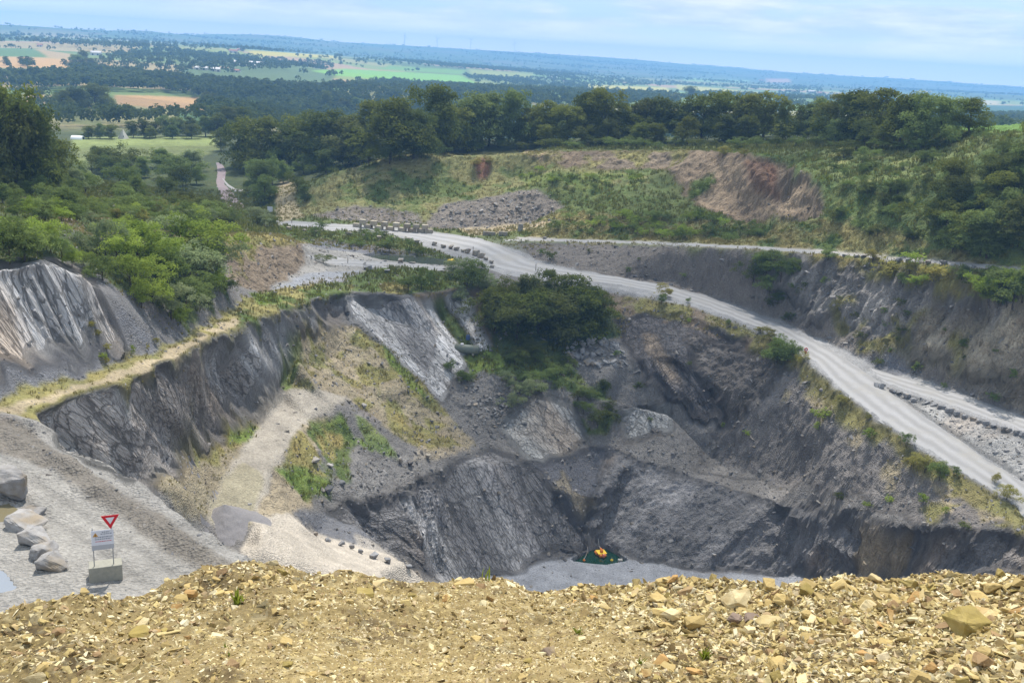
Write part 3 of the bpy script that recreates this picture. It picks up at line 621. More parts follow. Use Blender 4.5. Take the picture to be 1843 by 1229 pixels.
# ---- relief along the surface normal
def normals():
    dxr = np.gradient(GX[st], axis=0), np.gradient(GY[st], axis=0), np.gradient(GZ[st], axis=0)
    dxt = np.gradient(GX[st], axis=1), np.gradient(GY[st], axis=1), np.gradient(GZ[st], axis=1)
    n = np.stack([dxt[1]*dxr[2]-dxt[2]*dxr[1], dxt[2]*dxr[0]-dxt[0]*dxr[2], dxt[0]*dxr[1]-dxt[1]*dxr[0]], -1)
    n /= np.linalg.norm(n, axis=-1, keepdims=True)+1e-12
    return np.where(n[..., 2:3] < 0, -n, n)
NRM = normals()
steep = smooth(.25, .6, 1-NRM[..., 2])
s4 = fbm(sx*.24+3, sy*.24, sz*.24, 2, 71)
terr = np.floor(s4*3.5)/3.5*.7+s4*.3         # stepped slabs: bedding planes breaking off
fade = 1-smooth(330, 520, RR[st])
disp = ROCK[st]*(.75*s1+1.25*terr+.25*(s2-.3)+.24*s3-.55)*(.3+.7*steep)+ROUGH[st]*np.clip(1-1.2*BED[st], .04, 1)*(n2[st]*1.2+fbm(X*1.6, Y*1.6, ZZ*1.6, 3, 73)*.9+1.0*n1[st])
lump = fbm(X*.22, Y*.22, ZZ*.22, 3, 81, True)*1.3+fbm(X*.8, Y*.8, ZZ*.8, 2, 82, True)*.35
disp += ROCK[st]*fbm(X*.07, Y*.07, ZZ*.07, 2, 83)*1.5*(.4+.6*steep)
disp += ROCK[st]*np.clip(1-1.25*BED[st], 0, 1)*lump*(.4+.6*steep)
disp *= fade
SC = np.stack([GX, GY, GZ], -1); SC[st] = np.stack([sx, sy, sz], -1)      # bedding coordinates: stretched along the rock's cleavage
PX_, PY_, PZ_ = GX.copy(), GY.copy(), GZ.copy()
PX_[st] += NRM[..., 0]*disp; PY_[st] += NRM[..., 1]*disp; PZ_[st] += NRM[..., 2]*disp
clock('c_paint')
# ================================================================ GROUND SHEET: one sheet, named stretches that share their border vertices
def ground_mat():
    m, nt, b = nodes('quarry_ground')
    tc = N(nt, 'ShaderNodeTexCoord'); at = N(nt, 'ShaderNodeAttribute', attribute_name='albedo'); rk = N(nt, 'ShaderNodeAttribute', attribute_name='rock')
    n1_ = N(nt, 'ShaderNodeTexNoise', Scale=3.4, Detail=9.0, Roughness=.72); n2_ = N(nt, 'ShaderNodeTexNoise', Scale=.25, Detail=5.0, Roughness=.6)
    vo_ = N(nt, 'ShaderNodeTexVoronoi', Scale=5.5)
    bc = N(nt, 'ShaderNodeAttribute', attribute_name='bedding'); cm = N(nt, 'ShaderNodeMix'); cm.data_type = 'VECTOR'
    cl = N(nt, 'ShaderNodeMath', operation='MULTIPLY'); cl.use_clamp = True; nt.links.new(rk.outputs['Fac'], cl.inputs[0]); cl.inputs[1].default_value = 1.3
    cf = N(nt, 'ShaderNodeMath', operation='MULTIPLY'); cf.inputs[1].default_value = .82; nt.links.new(cl.outputs[0], cf.inputs[0]); nt.links.new(cf.outputs[0], cm.inputs[0]); nt.links.new(tc.outputs['Object'], cm.inputs[4]); nt.links.new(bc.outputs['Vector'], cm.inputs[5])
    for n in (n1_, n2_, vo_): nt.links.new(cm.outputs[1], n.inputs['Vector'])
    def mul(col, fac, lo, hi):
        r_ = N(nt, 'ShaderNodeMapRange'); r_.inputs[1].default_value = .25; r_.inputs[2].default_value = .75; r_.inputs[3].default_value = lo; r_.inputs[4].default_value = hi
        nt.links.new(fac, r_.inputs[0]); h = N(nt, 'ShaderNodeVectorMath', operation='SCALE'); nt.links.new(col, h.inputs[0]); nt.links.new(r_.outputs[0], h.inputs['Scale']); return h.outputs[0]
    c = mul(at.outputs['Color'], n1_.outputs['Fac'], .55, 1.45); c = mul(c, n2_.outputs['Fac'], .85, 1.15)
    # open joints in the rock, following the bedding
    dv = N(nt, 'ShaderNodeVectorMath', operation='MULTIPLY_ADD'); nt.links.new(n1_.outputs['Color'], dv.inputs[0]); dv.inputs[1].default_value = (.55, .55, .55); nt.links.new(cm.outputs[1], dv.inputs[2])
    jt = None
    for sc_v, wd in ((.42, .030), (1.15, .045)):
        jv = N(nt, 'ShaderNodeTexVoronoi', feature='DISTANCE_TO_EDGE', Scale=sc_v); nt.links.new(dv.outputs[0], jv.inputs['Vector'])
        j = ramp(nt, jv.outputs['Distance'], 0, wd)
        if jt is None: jt = j
        else:
            mn = N(nt, 'ShaderNodeMath', operation='MINIMUM'); nt.links.new(jt, mn.inputs[0]); nt.links.new(j, mn.inputs[1]); jt = mn.outputs[0]
    iv = N(nt, 'ShaderNodeMath', operation='SUBTRACT'); iv.inputs[0].default_value = 1; nt.links.new(jt, iv.inputs[1])
    jm = N(nt, 'ShaderNodeMath', operation='MULTIPLY'); nt.links.new(iv.outputs[0], jm.inputs[0]); nt.links.new(cl.outputs[0], jm.inputs[1])
    jf = N(nt, 'ShaderNodeMath', operation='MULTIPLY'); nt.links.new(jm.outputs[0], jf.inputs[0]); jf.inputs[1].default_value = .32
    c = mix(nt, jf.outputs[0], c, (.045, .042, .04))
    nt.links.new(c, b.inputs['Base Color']); b.inputs['Roughness'].default_value = .92
    ad = N(nt, 'ShaderNodeMath', operation='MULTIPLY_ADD'); nt.links.new(n1_.outputs['Fac'], ad.inputs[0]); ad.inputs[1].default_value = 1; nt.links.new(vo_.outputs['Distance'], ad.inputs[2])
    sb = N(nt, 'ShaderNodeMath', operation='MULTIPLY_ADD'); nt.links.new(jm.outputs[0], sb.inputs[0]); sb.inputs[1].default_value = -1.2; nt.links.new(ad.outputs[0], sb.inputs[2]); ad = sb
    bp = N(nt, 'ShaderNodeBump', Strength=.9, Distance=.18); nt.links.new(ad.outputs[0], bp.inputs['Height']); nt.links.new(bp.outputs[0], b.inputs['Normal'])
    return m
M_ground = ground_mat()
def stretch(name, i0, i1, smooth_shade=True):
    sl = slice(i0, i1+1)
    V = np.stack([PX_[sl], PY_[sl], PZ_[sl]], -1).reshape(-1, 3); n = i1-i0+1
    idx = np.arange(n*NT).reshape(n, NT)
    F = np.stack([idx[:-1, :-1], idx[:-1, 1:], idx[1:, 1:], idx[1:, :-1]], -1).reshape(-1, 4)
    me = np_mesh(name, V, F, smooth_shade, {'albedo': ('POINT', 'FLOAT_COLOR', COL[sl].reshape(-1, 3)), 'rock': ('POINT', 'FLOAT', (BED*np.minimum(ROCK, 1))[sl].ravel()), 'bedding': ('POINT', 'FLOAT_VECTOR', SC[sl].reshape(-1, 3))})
    return tag(link(name, me, M_ground), kind='structure')
iq, ih = int(np.searchsorted(rad, 420)), int(np.searchsorted(rad, 4200))
ground = stretch('quarry_ground', 0, iq, False)
stretch('countryside_ground', iq, ih); stretch('hills', ih, NR-1)
bpy.context.view_layer.update()
_dg = bpy.context.evaluated_depsgraph_get()
EYEV = Vector((0, 0, EYE))
def hit(px, py):
    """first point of the quarry ground seen along a sight line (falls back on the far survey)"""
    d_ = Vector(ray(px, py)).normalized()
    ok, p, n, _ = ground.ray_cast(EYEV, d_)
    return p.copy() if ok else Vector(cast0(px, py))
def drop(x, y):
    ok, p, n, _ = ground.ray_cast(Vector((x, y, EYE+60)), Vector((0, 0, -1)))
    if ok: return p.z
    return float(gsample(GZ, x, y))
clock('d_sheet')
# ================================================================ TREES AND BUSHES
def leaf_mat(name, c1, c2, c3, val=.22):
    m = bpy.data.materials.new(name); m.use_nodes = True; nt = m.node_tree
    for n in list(nt.nodes): nt.nodes.remove(n)
    out = N(nt, 'ShaderNodeOutputMaterial'); at = N(nt, 'ShaderNodeAttribute', attribute_name='tint'); oi = N(nt, 'ShaderNodeObjectInfo')
    c = mix(nt, at.outputs['Fac'], c1, c2)
    g = N(nt, 'ShaderNodeMapRange'); nt.links.new(oi.outputs['Random'], g.inputs[0]); g.inputs[3].default_value = 0; g.inputs[4].default_value = .75
    c = mix(nt, g.outputs[0], c, mix(nt, .55, c, c3))
    hs = N(nt, 'ShaderNodeHueSaturation'); mr = N(nt, 'ShaderNodeMapRange'); mr.inputs[3].default_value = 1-val; mr.inputs[4].default_value = 1+val
    fr = N(nt, 'ShaderNodeMath', operation='FRACT'); mu = N(nt, 'ShaderNodeMath', operation='MULTIPLY'); mu.inputs[1].default_value = 7.31
    nt.links.new(oi.outputs['Random'], mu.inputs[0]); nt.links.new(mu.outputs[0], fr.inputs[0]); nt.links.new(fr.outputs[0], mr.inputs[0]); nt.links.new(mr.outputs[0], hs.inputs['Value']); nt.links.new(c, hs.inputs['Color'])
    di = N(nt, 'ShaderNodeBsdfDiffuse'); tr = N(nt, 'ShaderNodeBsdfTranslucent'); mx = N(nt, 'ShaderNodeMixShader'); mx.inputs[0].default_value = .48
    nt.links.new(hs.outputs[0], di.inputs[0]); nt.links.new(hs.outputs[0], tr.inputs[0]); nt.links.new(di.outputs[0], mx.inputs[1]); nt.links.new(tr.outputs[0], mx.inputs[2])
    nt.links.new(mx.outputs[0], out.inputs[0])
    return m
M_oak = leaf_mat('oak_leaves', (.085, .115, .026), (.17, .20, .045), (.21, .20, .045))
M_mid = leaf_mat('thicket_leaves', (.105, .150, .042), (.20, .26, .075), (.23, .27, .10))
M_bright = leaf_mat('sunlit_leaves', (.17, .24, .036), (.31, .40, .075), (.36, .40, .09))
M_grey = leaf_mat('willow_leaves', (.17, .22, .10), (.30, .35, .17), (.34, .36, .20))
M_dark = leaf_mat('gorse_leaves', (.065, .092, .026), (.13, .16, .045), (.16, .15, .05))
M_gold = leaf_mat('broom_leaves', (.20, .195, .055), (.31, .29, .085), (.36, .30, .10))
M_bark = simple('bark', (.09, .07, .055), (.05, .04, .032), 6, .9, .02)

def leaves_mesh(name, clumps, per, size, seed, flat=.45):
    """many small leaf blades spread over the shells of irregular clumps"""
    r = np.random.default_rng(seed); Vs, Ts = [], []
    for (cx, cy, cz, cr) in clumps:
        n = max(6, int(per*(cr/.14)**2))
        u = r.normal(size=(n, 3)); u /= np.linalg.norm(u, axis=1, keepdims=True); u[:, 2] = np.where(u[:, 2] < -.35, -u[:, 2]*.5, u[:, 2])
        rr_ = cr*(.55+.5*r.random(n)**.6)
        p = np.array((cx, cy, cz))+u*rr_[:, None]*np.array((1.05, 1.05, .85))
        nr = u*.7+r.normal(size=(n, 3))*.45+np.array((0, 0, .6)); nr /= np.linalg.norm(nr, axis=1, keepdims=True)
        t = np.cross(nr, r.normal(size=(n, 3))); t /= np.linalg.norm(t, axis=1, keepdims=True)+1e-9; b = np.cross(nr, t)
        s = size*(.6+.8*r.random(n))[:, None]
        Vs.append(np.stack([p-t*s, p+b*s*flat+nr*s*.15, p+t*s, p-b*s*flat+nr*s*.15], 1).reshape(-1, 3))
        Ts.append(np.clip(np.full(n, r.random())*.6+.4*r.random(n), 0, 1))
    V = np.concatenate(Vs); F = np.arange(len(V)).reshape(-1, 4)
    return np_mesh(name, V, F, False, {'tint': ('FACE', 'FLOAT', np.concatenate(Ts))})
def crown_clumps(seed, kind):
    r = np.random.default_rng(seed); out = []
    if kind == 'tree':
        lobes = [(r.normal()*.17, r.normal()*.17, .40+.40*r.random(), .17+.10*r.random()) for _ in range(8)]+[(r.normal()*.23, r.normal()*.23, .13+.24*r.random(), .15+.08*r.random()) for _ in range(8)]+[(0, 0, .78, .2), (0, 0, .5, .25)]
    elif kind == 'tall':
        lobes = [(r.normal()*.09, r.normal()*.09, .2+.66*r.random(), .11+.08*r.random()) for _ in range(10)]+[(0, 0, .86, .1)]
    elif kind == 'wide':
        lobes = [(r.normal()*.33, r.normal()*.33, .28+.4*r.random(), .19+.12*r.random()) for _ in range(11)]
    else:
        lobes = [(r.normal()*.24, r.normal()*.24, .22+.45*r.random(), .17+.14*r.random()) for _ in range(9)]+[(0, 0, .3, .3)]
    for (x, y, z, R) in lobes:
        for _ in range(9):
            u = r.normal(size=3); u /= np.linalg.norm(u)
            if u[2] < -.5: u[2] *= -1
            q = np.array((x, y, z))+u*R*(.62+.3*r.random()); cr = .075+.07*r.random()
            q[2] = max(q[2], cr*.7)
            out.append((q[0], q[1], min(q[2], 1-cr*.7), cr))
    return out
def trunk_mesh(name, seed, h=.62, r0=.022, spread=.2):
    r = random.Random(seed); mb = MB()
    pts = [Vector((0, 0, -.06)), Vector((r.uniform(-.01, .01), r.uniform(-.01, .01), h*.35)), Vector((r.uniform(-.02, .02), r.uniform(-.02, .02), h*.7)), Vector((r.uniform(-.03, .03), 0, h))]
    rs = [r0*1.25, r0, r0*.7, r0*.35]
    for i in range(3): mb.tube(pts[i], pts[i+1], rs[i], rs[i+1], 8)
    for k in range(6):
        t = r.uniform(.4, .95); b = pts[0].lerp(pts[3], t); a = r.uniform(0, 6.28)
        e = b+Vector((math.cos(a)*spread*r.uniform(.6, 1), math.sin(a)*spread*r.uniform(.6, 1), r.uniform(.1, .22)))
        mb.tube(b, e, r0*.45, r0*.15, 6)
    bmesh.ops.recalc_face_normals(mb.bm, faces=mb.bm.faces[:]); me = bpy.data.meshes.new(name); mb.bm.to_mesh(me); mb.bm.free(); me.materials.append(M_bark); return me
CROWN, BUSH, TALL, WIDE, TRUNK = [], [], [], [], []
for i in range(7): CROWN.append(leaves_mesh('tree_crown', crown_clumps(100+i, 'tree'), 62, .026, 200+i))
for i in range(7): BUSH.append(leaves_mesh('bush_foliage', crown_clumps(120+i, 'bush'), 70, .024, 220+i))
for i in range(4): TALL.append(leaves_mesh('tall_crown', crown_clumps(140+i, 'tall'), 48, .022, 240+i))
for i in range(4): WIDE.append(leaves_mesh('wide_foliage', crown_clumps(160+i, 'wide'), 60, .024, 260+i))
SMALL = [leaves_mesh('shrub_foliage', crown_clumps(180+i, 'bush')[::2], 22, .05, 280+i) for i in range(5)]
for i in range(4): TRUNK.append(trunk_mesh('tree_trunk', 300+i))
STEM = trunk_mesh('bush_stem', 320, .4, .018, .16)
_mc = {}
def with_mat(me, mat):
    k = (me.name, mat.name)
    if k not in _mc:
        c = me.copy(); c.materials.clear(); c.materials.append(mat); _mc[k] = c
    return _mc[k]
ORD = ['', 'first', 'second', 'third', 'fourth', 'fifth', 'sixth', 'seventh', 'eighth', 'ninth', 'tenth', 'eleventh', 'twelfth', 'thirteenth', 'fourteenth', 'fifteenth', 'sixteenth', 'seventeenth', 'eighteenth', 'nineteenth']
TENS = {2: 'twent', 3: 'thirt', 4: 'fort', 5: 'fift', 6: 'sixt', 7: 'sevent'}
def ordinal(n):
    if n < 20: return ORD[n]
    t, u = divmod(n, 10)
    return TENS[t]+'ieth' if u == 0 else TENS[t]+'y-'+ORD[u]
prng = random.Random(31)
def plant(kind, pos, h, mat, wid=1.0, name=None, label='', cat='', group=None, small=False):
    """a tree (> trunk, crown) or bush (> foliage, stem) standing at pos; h metres tall"""
    lib = {'tree': CROWN, 'bush': BUSH, 'tall': TALL, 'wide': WIDE, 'small': SMALL}[kind]
    me = with_mat(prng.choice(lib), mat)
    w = {'tree': .80, 'bush': .95, 'tall': .55, 'wide': 1.35, 'small': .95}[kind]
    rz = prng.uniform(0, 6.28)
    if small or kind == 'small':
        o = link(name or 'shrub', me); o.location = pos; o.rotation_euler = (0, 0, rz); o.scale = (h*wid, h*wid, h); return tag(o, label, cat, group)
    e = empty(name or ('tree' if kind in ('tree', 'tall') else 'bush'), pos, rz, label, cat, group); e.scale = (h*wid, h*wid, h)
    if kind in ('tree', 'tall'):
        link('crown', me, parent=e); link('trunk', prng.choice(TRUNK), parent=e)
    else:
        link('foliage', me, parent=e); link('stem', STEM, parent=e)
    return e
PLANTED = []
def row(items, kinds, mats, desc, anchor, group, name, cat, off=0, sink=.02):
    """items: (px, base_py, height_px[, width factor]) in order from the anchor"""
    for k, it in enumerate(sorted(items, key=lambda q: q[0]) if name == 'bushy_tree' else items):
        px, py, hp = it[:3]; wf = it[3] if len(it) > 3 else prng.uniform(.85, 1.2)
        p = hit(px, py); dist = (p-EYEV).length; h = hp*dist/FPX
        lb = f'{desc}, {ordinal(k+1)} from {anchor}' if len(items) > 1 else f'{desc} {anchor}'
        kd = kinds if isinstance(kinds, str) else prng.choice(kinds)
        mt = mats if not isinstance(mats, (list, tuple)) else prng.choice(mats)
        plant(kd, (p.x, p.y, p.z-h*sink), h, mt, wf, name, lb, cat, group)
        PLANTED.append((p.x, p.y, h*.4))
def scat(poly, n, hp, key=None):
    """n spots inside a photo outline, at the points of the ground seen there"""
    out = []; xs = [q[0] for q in poly]; ys = [q[1] for q in poly]; pl = np.array(poly, float)
    while len(out) < n:
        x, y = prng.uniform(min(xs), max(xs)), prng.uniform(min(ys), max(ys))
        if inside(pl, np.array([x]), np.array([y]))[0]: out.append((x, y, prng.uniform(*hp)))
    return sorted(out, key=key or (lambda q: q[0]))

# belt of old trees behind the spoil mound
belt = [(398, 272, 40, .8), (438, 300, 76), (478, 308, 95), (520, 305, 85), (555, 300, 92), (590, 300, 100), (628, 298, 84, 1.1), (665, 290, 105), (703, 288, 120, 1.05), (745, 285, 88), (782, 272, 118, .85), (815, 272, 82, 1.1), (850, 268, 92), (880, 263, 96), (915, 262, 100, .75), (950, 260, 66), (985, 260, 78, 1.1), (1022, 260, 70), (1052, 258, 88, .8), (1080, 258, 98), (1112, 258, 70), (1150, 256, 78), (1190, 256, 86), (1228, 256, 76, 1.1), (1262, 255, 82), (1300, 255, 88), (1338, 254, 86), (1372, 254, 84, 1.1), (1408, 254, 70, .7), (1446, 254, 64), (1478, 254, 74), (1510, 256, 84), (1545, 258, 90, 1.1), (1582, 260, 92), (1618, 262, 94, .9), (1652, 264, 90), (1688, 262, 82, .9)]
row(belt, 'tree', [M_oak, M_oak, M_mid, M_dark], 'dark broadleaf tree in the belt behind the quarry', 'the red tarmac road', 'trees of the belt behind the quarry', 'tree', 'tree')
belt2 = [(x+prng.uniform(-14, 14), y+(2 if x > 610 else 12)+prng.uniform(0, 6), prng.uniform(36, 56)) for x, y in [(620, 296), (668, 292), (712, 286), (755, 280), (800, 272), (865, 266), (935, 262), (985, 260), (1035, 259), (1085, 258), (1140, 257), (1190, 256), (1240, 256), (1295, 255), (1350, 254), (1405, 254), (1460, 254), (1515, 255), (1560, 258), (1600, 260), (460, 300), (500, 300), (545, 300), (600, 298), (650, 292), (690, 288), (735, 278), (775, 270), (830, 262), (900, 254), (960, 251), (1005, 250), (1060, 248), (1110, 247), (1165, 247), (1215, 246), (1270, 245), (1320, 244), (1380, 243), (1430, 243), (1490, 244), (1530, 248), (1570, 252), (1610, 255), (1650, 256)]]
row(belt2, ['bush', 'tree'], [M_dark, M_oak, M_mid], 'low bushy tree under the tall tree belt', 'the red tarmac road', 'bushy trees under the belt', 'bushy_tree', 'tree')
row([(1743, 240, 58, 1.1)], 'tree', M_oak, 'lone round tree on the green meadow', 'beyond the end of the tree belt', None, 'tree', 'tree')
hedge = [(x, y+prng.uniform(-3, 5), prng.uniform(14, 24), prng.uniform(1.1, 1.7)) for x, y in [(640, 292), (672, 290), (704, 287), (738, 283), (770, 278), (800, 275), (832, 272), (864, 270), (896, 268), (930, 267), (965, 266), (1000, 266), (1035, 266), (1072, 266), (1108, 266), (1145, 266), (1180, 266), (1216, 266), (1252, 265), (1290, 266), (1326, 265), (1362, 264), (1398, 262), (1432, 263), (1468, 262), (1504, 264), (1540, 266), (1576, 268), (1612, 270)]]
row(hedge, 'wide', [M_mid, M_dark, M_mid], 'low bramble bush topping the old quarry edge', 'the red tarmac road', 'bramble bushes along the old quarry edge', 'bramble_bush', 'bush')
# tall trees beside the red road, thicket
row([(-30, 345, 180, .8), (2, 350, 185, .7), (30, 352, 168, .72), (58, 350, 150, .7), (82, 345, 122, .7), (104, 342, 84, .8)], 'tree', [M_oak, M_dark], 'tall dark tree standing above the thicket', 'the picture edge', 'tall dark trees above the thicket', 'tree', 'tree')
th = scat([(-20, 330), (140, 300), (250, 300), (350, 305), (368, 375), (330, 385), (100, 385), (-20, 385)], 46, (28, 50), key=lambda q: q[0])
row(th, ['bush', 'tree', 'bush'], [M_mid, M_mid, M_grey, M_dark], 'bushy tree in the thicket beside the red road', 'the tall dark trees', 'bushy trees of the roadside thicket', 'bushy_tree', 'tree')
row([(165, 312, 44, 1.1), (205, 316, 58, 1.3), (238, 313, 46, 1.1)], 'wide', M_dark, 'dark rounded bush at the edge of the pale meadow', 'the tall dark trees', 'dark bushes at the meadow edge', 'bush', 'bush')
row([(468, 345, 56), (476, 362, 46), (462, 330, 50), (490, 335, 60), (510, 330, 34), (535, 345, 44, .8), (548, 362, 30, .8), (446, 312, 50)], ['bush', 'tree'], [M_mid, M_mid, M_oak], 'rounded green bush on the bank above the red road', 'the lower bend', 'bushes on the bank above the red road', 'bush', 'bush')
row(scat([(290, 400), (385, 388), (440, 392), (490, 388), (490, 410), (400, 412), (330, 408)], 15, (20, 38)), ['bush', 'wide'], [M_dark, M_grey, M_mid], 'grey-green bush between the red road and the haul road', 'the sunlit bushes', 'bushes between the two roads', 'bush', 'bush')
row(scat([(-20, 398), (150, 384), (300, 380), (392, 390), (392, 412), (200, 406), (60, 402)], 34, (26, 46)), ['bush', 'wide', 'bush'], [M_mid, M_mid, M_bright, M_dark], 'mid-green bush behind the bright clump', 'the picture edge', 'bushes behind the bright clump', 'bush', 'bush')
# sunlit bushes on the plateau rim
row([(-15, 480, 95), (18, 475, 92), (45, 470, 85), (68, 458, 70, .8)], 'bush', [M_bright, M_mid], 'feathery green bush on top of the cliff', 'the picture edge', 'feathery bushes on the cliff top', 'bush', 'bush')
row([(92, 455, 58, .8), (112, 472, 50, .8), (130, 480, 42, .8), (150, 478, 30)], 'bush', [M_mid, M_bright], 'small rounded bush at the cliff edge', 'the feathery bushes', 'small bushes at the cliff edge', 'bush', 'bush')
row(scat([(120, 398), (330, 388), (390, 400), (330, 415), (140, 415)], 12, (20, 36)), ['wide', 'bush'], [M_grey, M_gold], 'greyish low shrub behind the cliff top', 'the feathery bushes', 'greyish shrubs behind the cliff', 'shrub', 'shrub')
big = [(190, 475, 90, .6), (185, 505, 52), (212, 480, 80), (235, 520, 72), (248, 470, 85), (275, 545, 84), (280, 480, 88), (300, 515, 80), (308, 575, 74, .9), (318, 455, 78), (335, 560, 70), (342, 500, 96), (352, 540, 60), (368, 485, 95), (375, 548, 50), (390, 500, 80, .85), (255, 555, 48), (325, 582, 44), (225, 440, 55), (296, 440, 60), (360, 440, 66), (395, 525, 50, .8)]
row(sorted(big), 'bush', [M_bright, M_bright, M_mid, M_bright, M_grey], 'bright green bush above the grey scree', 'the cliff edge', 'bright bushes in the clump above the scree', 'bush', 'bush')
row([(408, 525, 40, 1.0)], 'bush', M_dark, 'dark round bush at the end of the bright clump,', 'beside the path', None, 'bush', 'bush')
# big dark clump on the rim, and bushes round it
row([(735, 525, 34), (758, 520, 44, .8), (775, 512, 28), (815, 500, 38), (840, 520, 60), (862, 515, 55), (880, 525, 40), (828, 545, 36), (850, 480, 22)], 'bush', [M_mid, M_grey, M_mid], 'green bush on the pit rim beside the slabs', 'the slabs', 'bushes on the rim beside the slabs', 'bush', 'bush')
row([(890, 600, 82), (905, 565, 77), (930, 610, 90), (950, 560, 75), (968, 600, 94), (985, 545, 72, .7), (1000, 610, 86), (1020, 570, 79), (1040, 600, 86), (1062, 585, 75), (1082, 570, 56), (960, 640, 47), (880, 570, 56)], ['bush', 'tree'], [M_dark, M_dark, M_oak], 'big dark bush on the pit rim', 'the slabs', 'dark bushes of the clump on the pit rim', 'dark_bush', 'bush')
row(scat([(890, 640), (1010, 640), (1040, 690), (960, 695), (890, 680)], 12, (18, 34)), ['wide', 'bush'], [M_dark, M_mid], 'low dark bush under the clump on the pit rim', 'the slabs', 'low bushes under the dark clump', 'bush', 'bush')
row([(812, 668, 26), (830, 690, 30), (845, 685, 20), (912, 690, 28), (935, 708, 34), (950, 715, 38), (920, 735, 32), (975, 708, 24), (1000, 700, 20)], 'bush', [M_grey, M_mid], 'grey-green bush on the stony ledge below the tank', 'the slabs', 'bushes on the stony ledge', 'bush', 'bush')
row([(1060, 720, 34), (1050, 745, 30), (1085, 705, 28), (1075, 770, 40), (1095, 745, 26), (1040, 722, 26)], 'bush', [M_dark, M_mid], 'dark bush growing between two smooth rock faces', 'the dark clump', 'bushes between the rock faces', 'bush', 'bush')
# wall above the haul road and the bench
row([(1355, 510, 50), (1378, 500, 55), (1385, 530, 60, .8), (1405, 505, 44), (1425, 495, 38), (1370, 480, 34), (1400, 545, 34)], 'bush', [M_dark, M_mid], 'dark hanging bush on the wall above the haul road', 'the road junction', 'hanging bushes on the quarry wall', 'bush', 'bush')
row([(1490, 468, 34, .95)], 'bush', M_mid, 'single rounded bush beside the bench track,', 'by the line of boulders', None, 'bush', 'bush')
row(scat([(1560, 470), (1843, 500), (1843, 560), (1700, 540), (1580, 500)], 16, (18, 40)), ['bush', 'small'], [M_bright, M_mid, M_gold], 'light green bush along the top of the rock wall', 'the single rounded bush', 'light bushes along the wall top', 'bush', 'bush')
row([(1780, 545, 60), (1800, 550, 66), (1822, 552, 64), (1840, 540, 60), (1860, 555, 60), (1805, 520, 40)], 'bush', [M_bright, M_mid], 'large sunlit bush overhanging the rock wall', 'the boulder row', 'large sunlit bushes over the wall', 'bush', 'bush')
wood = scat([(1655, 430), (1700, 350), (1770, 330), (1870, 300), (1870, 465), (1760, 470), (1670, 455)], 30, (44, 84))
row(wood, ['tree', 'bush', 'bush'], [M_oak, M_dark, M_mid], 'dark tree on the wooded slope above the bench track', 'the brown cliff', 'trees of the wooded slope', 'tree', 'tree')
row(scat([(1480, 285), (1640, 270), (1843, 245), (1843, 290), (1700, 330), (1640, 380), (1600, 400), (1500, 330)], 40, (14, 32)), ['bush', 'wide', 'bush'], [M_mid, M_dark, M_mid], 'bush on the grassy slope beside the brown cliff', 'that cliff', 'bushes scattered over the grassy slope', 'bush', 'bush')
row(scat([(1490, 380), (1650, 400), (1650, 440), (1500, 420)], 9, (14, 28)), ['bush', 'wide'], [M_mid, M_dark], 'low bush at the foot of the brown cliff', 'the cliff', 'low bushes at the cliff foot', 'bush', 'bush')
# hummock of rank green growth
row(scat([(975, 425), (1000, 395), (1180, 378), (1300, 385), (1385, 420), (1370, 438), (1150, 432)], 46, (14, 26)), ['wide', 'wide', 'small'], [M_mid, M_bright, M_mid], 'rank plant clump on the hummock above the bench track', 'the rubble heap', 'rank plant clumps on the hummock', 'plant_clump', 'plant')
row(scat([(930, 310), (1165, 315), (1160, 335), (1000, 345), (920, 335)], 16, (8, 16)), 'wide', [M_bright, M_mid], 'low green plant clump in the old quarry bowl', 'the rubble heap', 'plant clumps in the old quarry bowl', 'plant_clump', 'plant')
row([(1250, 355, 16), (1265, 345, 18), (1278, 335, 16)], 'wide', M_mid, 'low green bush climbing the brown bank', 'its foot', 'bushes climbing the brown bank', 'bush', 'bush')
row([(860, 300, 20), (880, 296, 16), (1300, 285, 24), (1340, 282, 16), (1330, 270, 14)], 'bush', [M_dark, M_gold], 'brownish bush on the crest of the old quarry', 'the grassy mound', 'brownish bushes on the crest', 'bush', 'bush')
row(scat([(560, 412), (700, 428), (780, 450), (760, 466), (640, 448), (560, 432)], 20, (10, 24)), ['bush', 'wide', 'small'], [M_mid, M_dark, M_mid], 'small green bush between the two gravel roads', 'the red road', 'bushes between the gravel roads', 'bush', 'bush')
row([(582, 474, 18, 1.5)], 'wide', M_dark, 'low dark bush beside the lower gravel road,', 'near the brown bank', None, 'bush', 'bush')
# shrubs on the pit side of the haul road and on the slopes
row([(1198, 535, 30), (1190, 548, 22), (1240, 545, 12), (1310, 585, 12), (1368, 600, 20), (1386, 614, 26), (1402, 622, 24), (1398, 652, 50, 1.3), (1418, 648, 44), (1440, 655, 26), (1512, 730, 24), (1560, 755, 16), (1632, 805, 30, .6), (1664, 850, 34), (1690, 865, 42), (1720, 855, 18), (1790, 870, 20), (1812, 898, 30, 1.2), (1640, 840, 20)], 'bush', [M_mid, M_mid, M_gold], 'small shrub edging the pit side of the haul road', 'the road junction', 'shrubs along the pit edge of the haul road', 'shrub', 'shrub')
row([(1480, 760, 30), (1472, 775, 18), (1565, 790, 22), (1345, 785, 14), (1240, 660, 12), (1150, 700, 16), (1110, 640, 12), (1600, 905, 16), (1660, 905, 20), (1735, 955, 18), (1700, 925, 16), (1510, 900, 16), (1560, 915, 14), (1240, 580, 10), (1300, 770, 12), (1170, 760, 12)], 'small', [M_mid, M_dark, M_bright], 'tiny shrub growing on the bare pit slope', 'the dark clump', 'tiny shrubs on the pit slope', 'shrub', 'shrub')
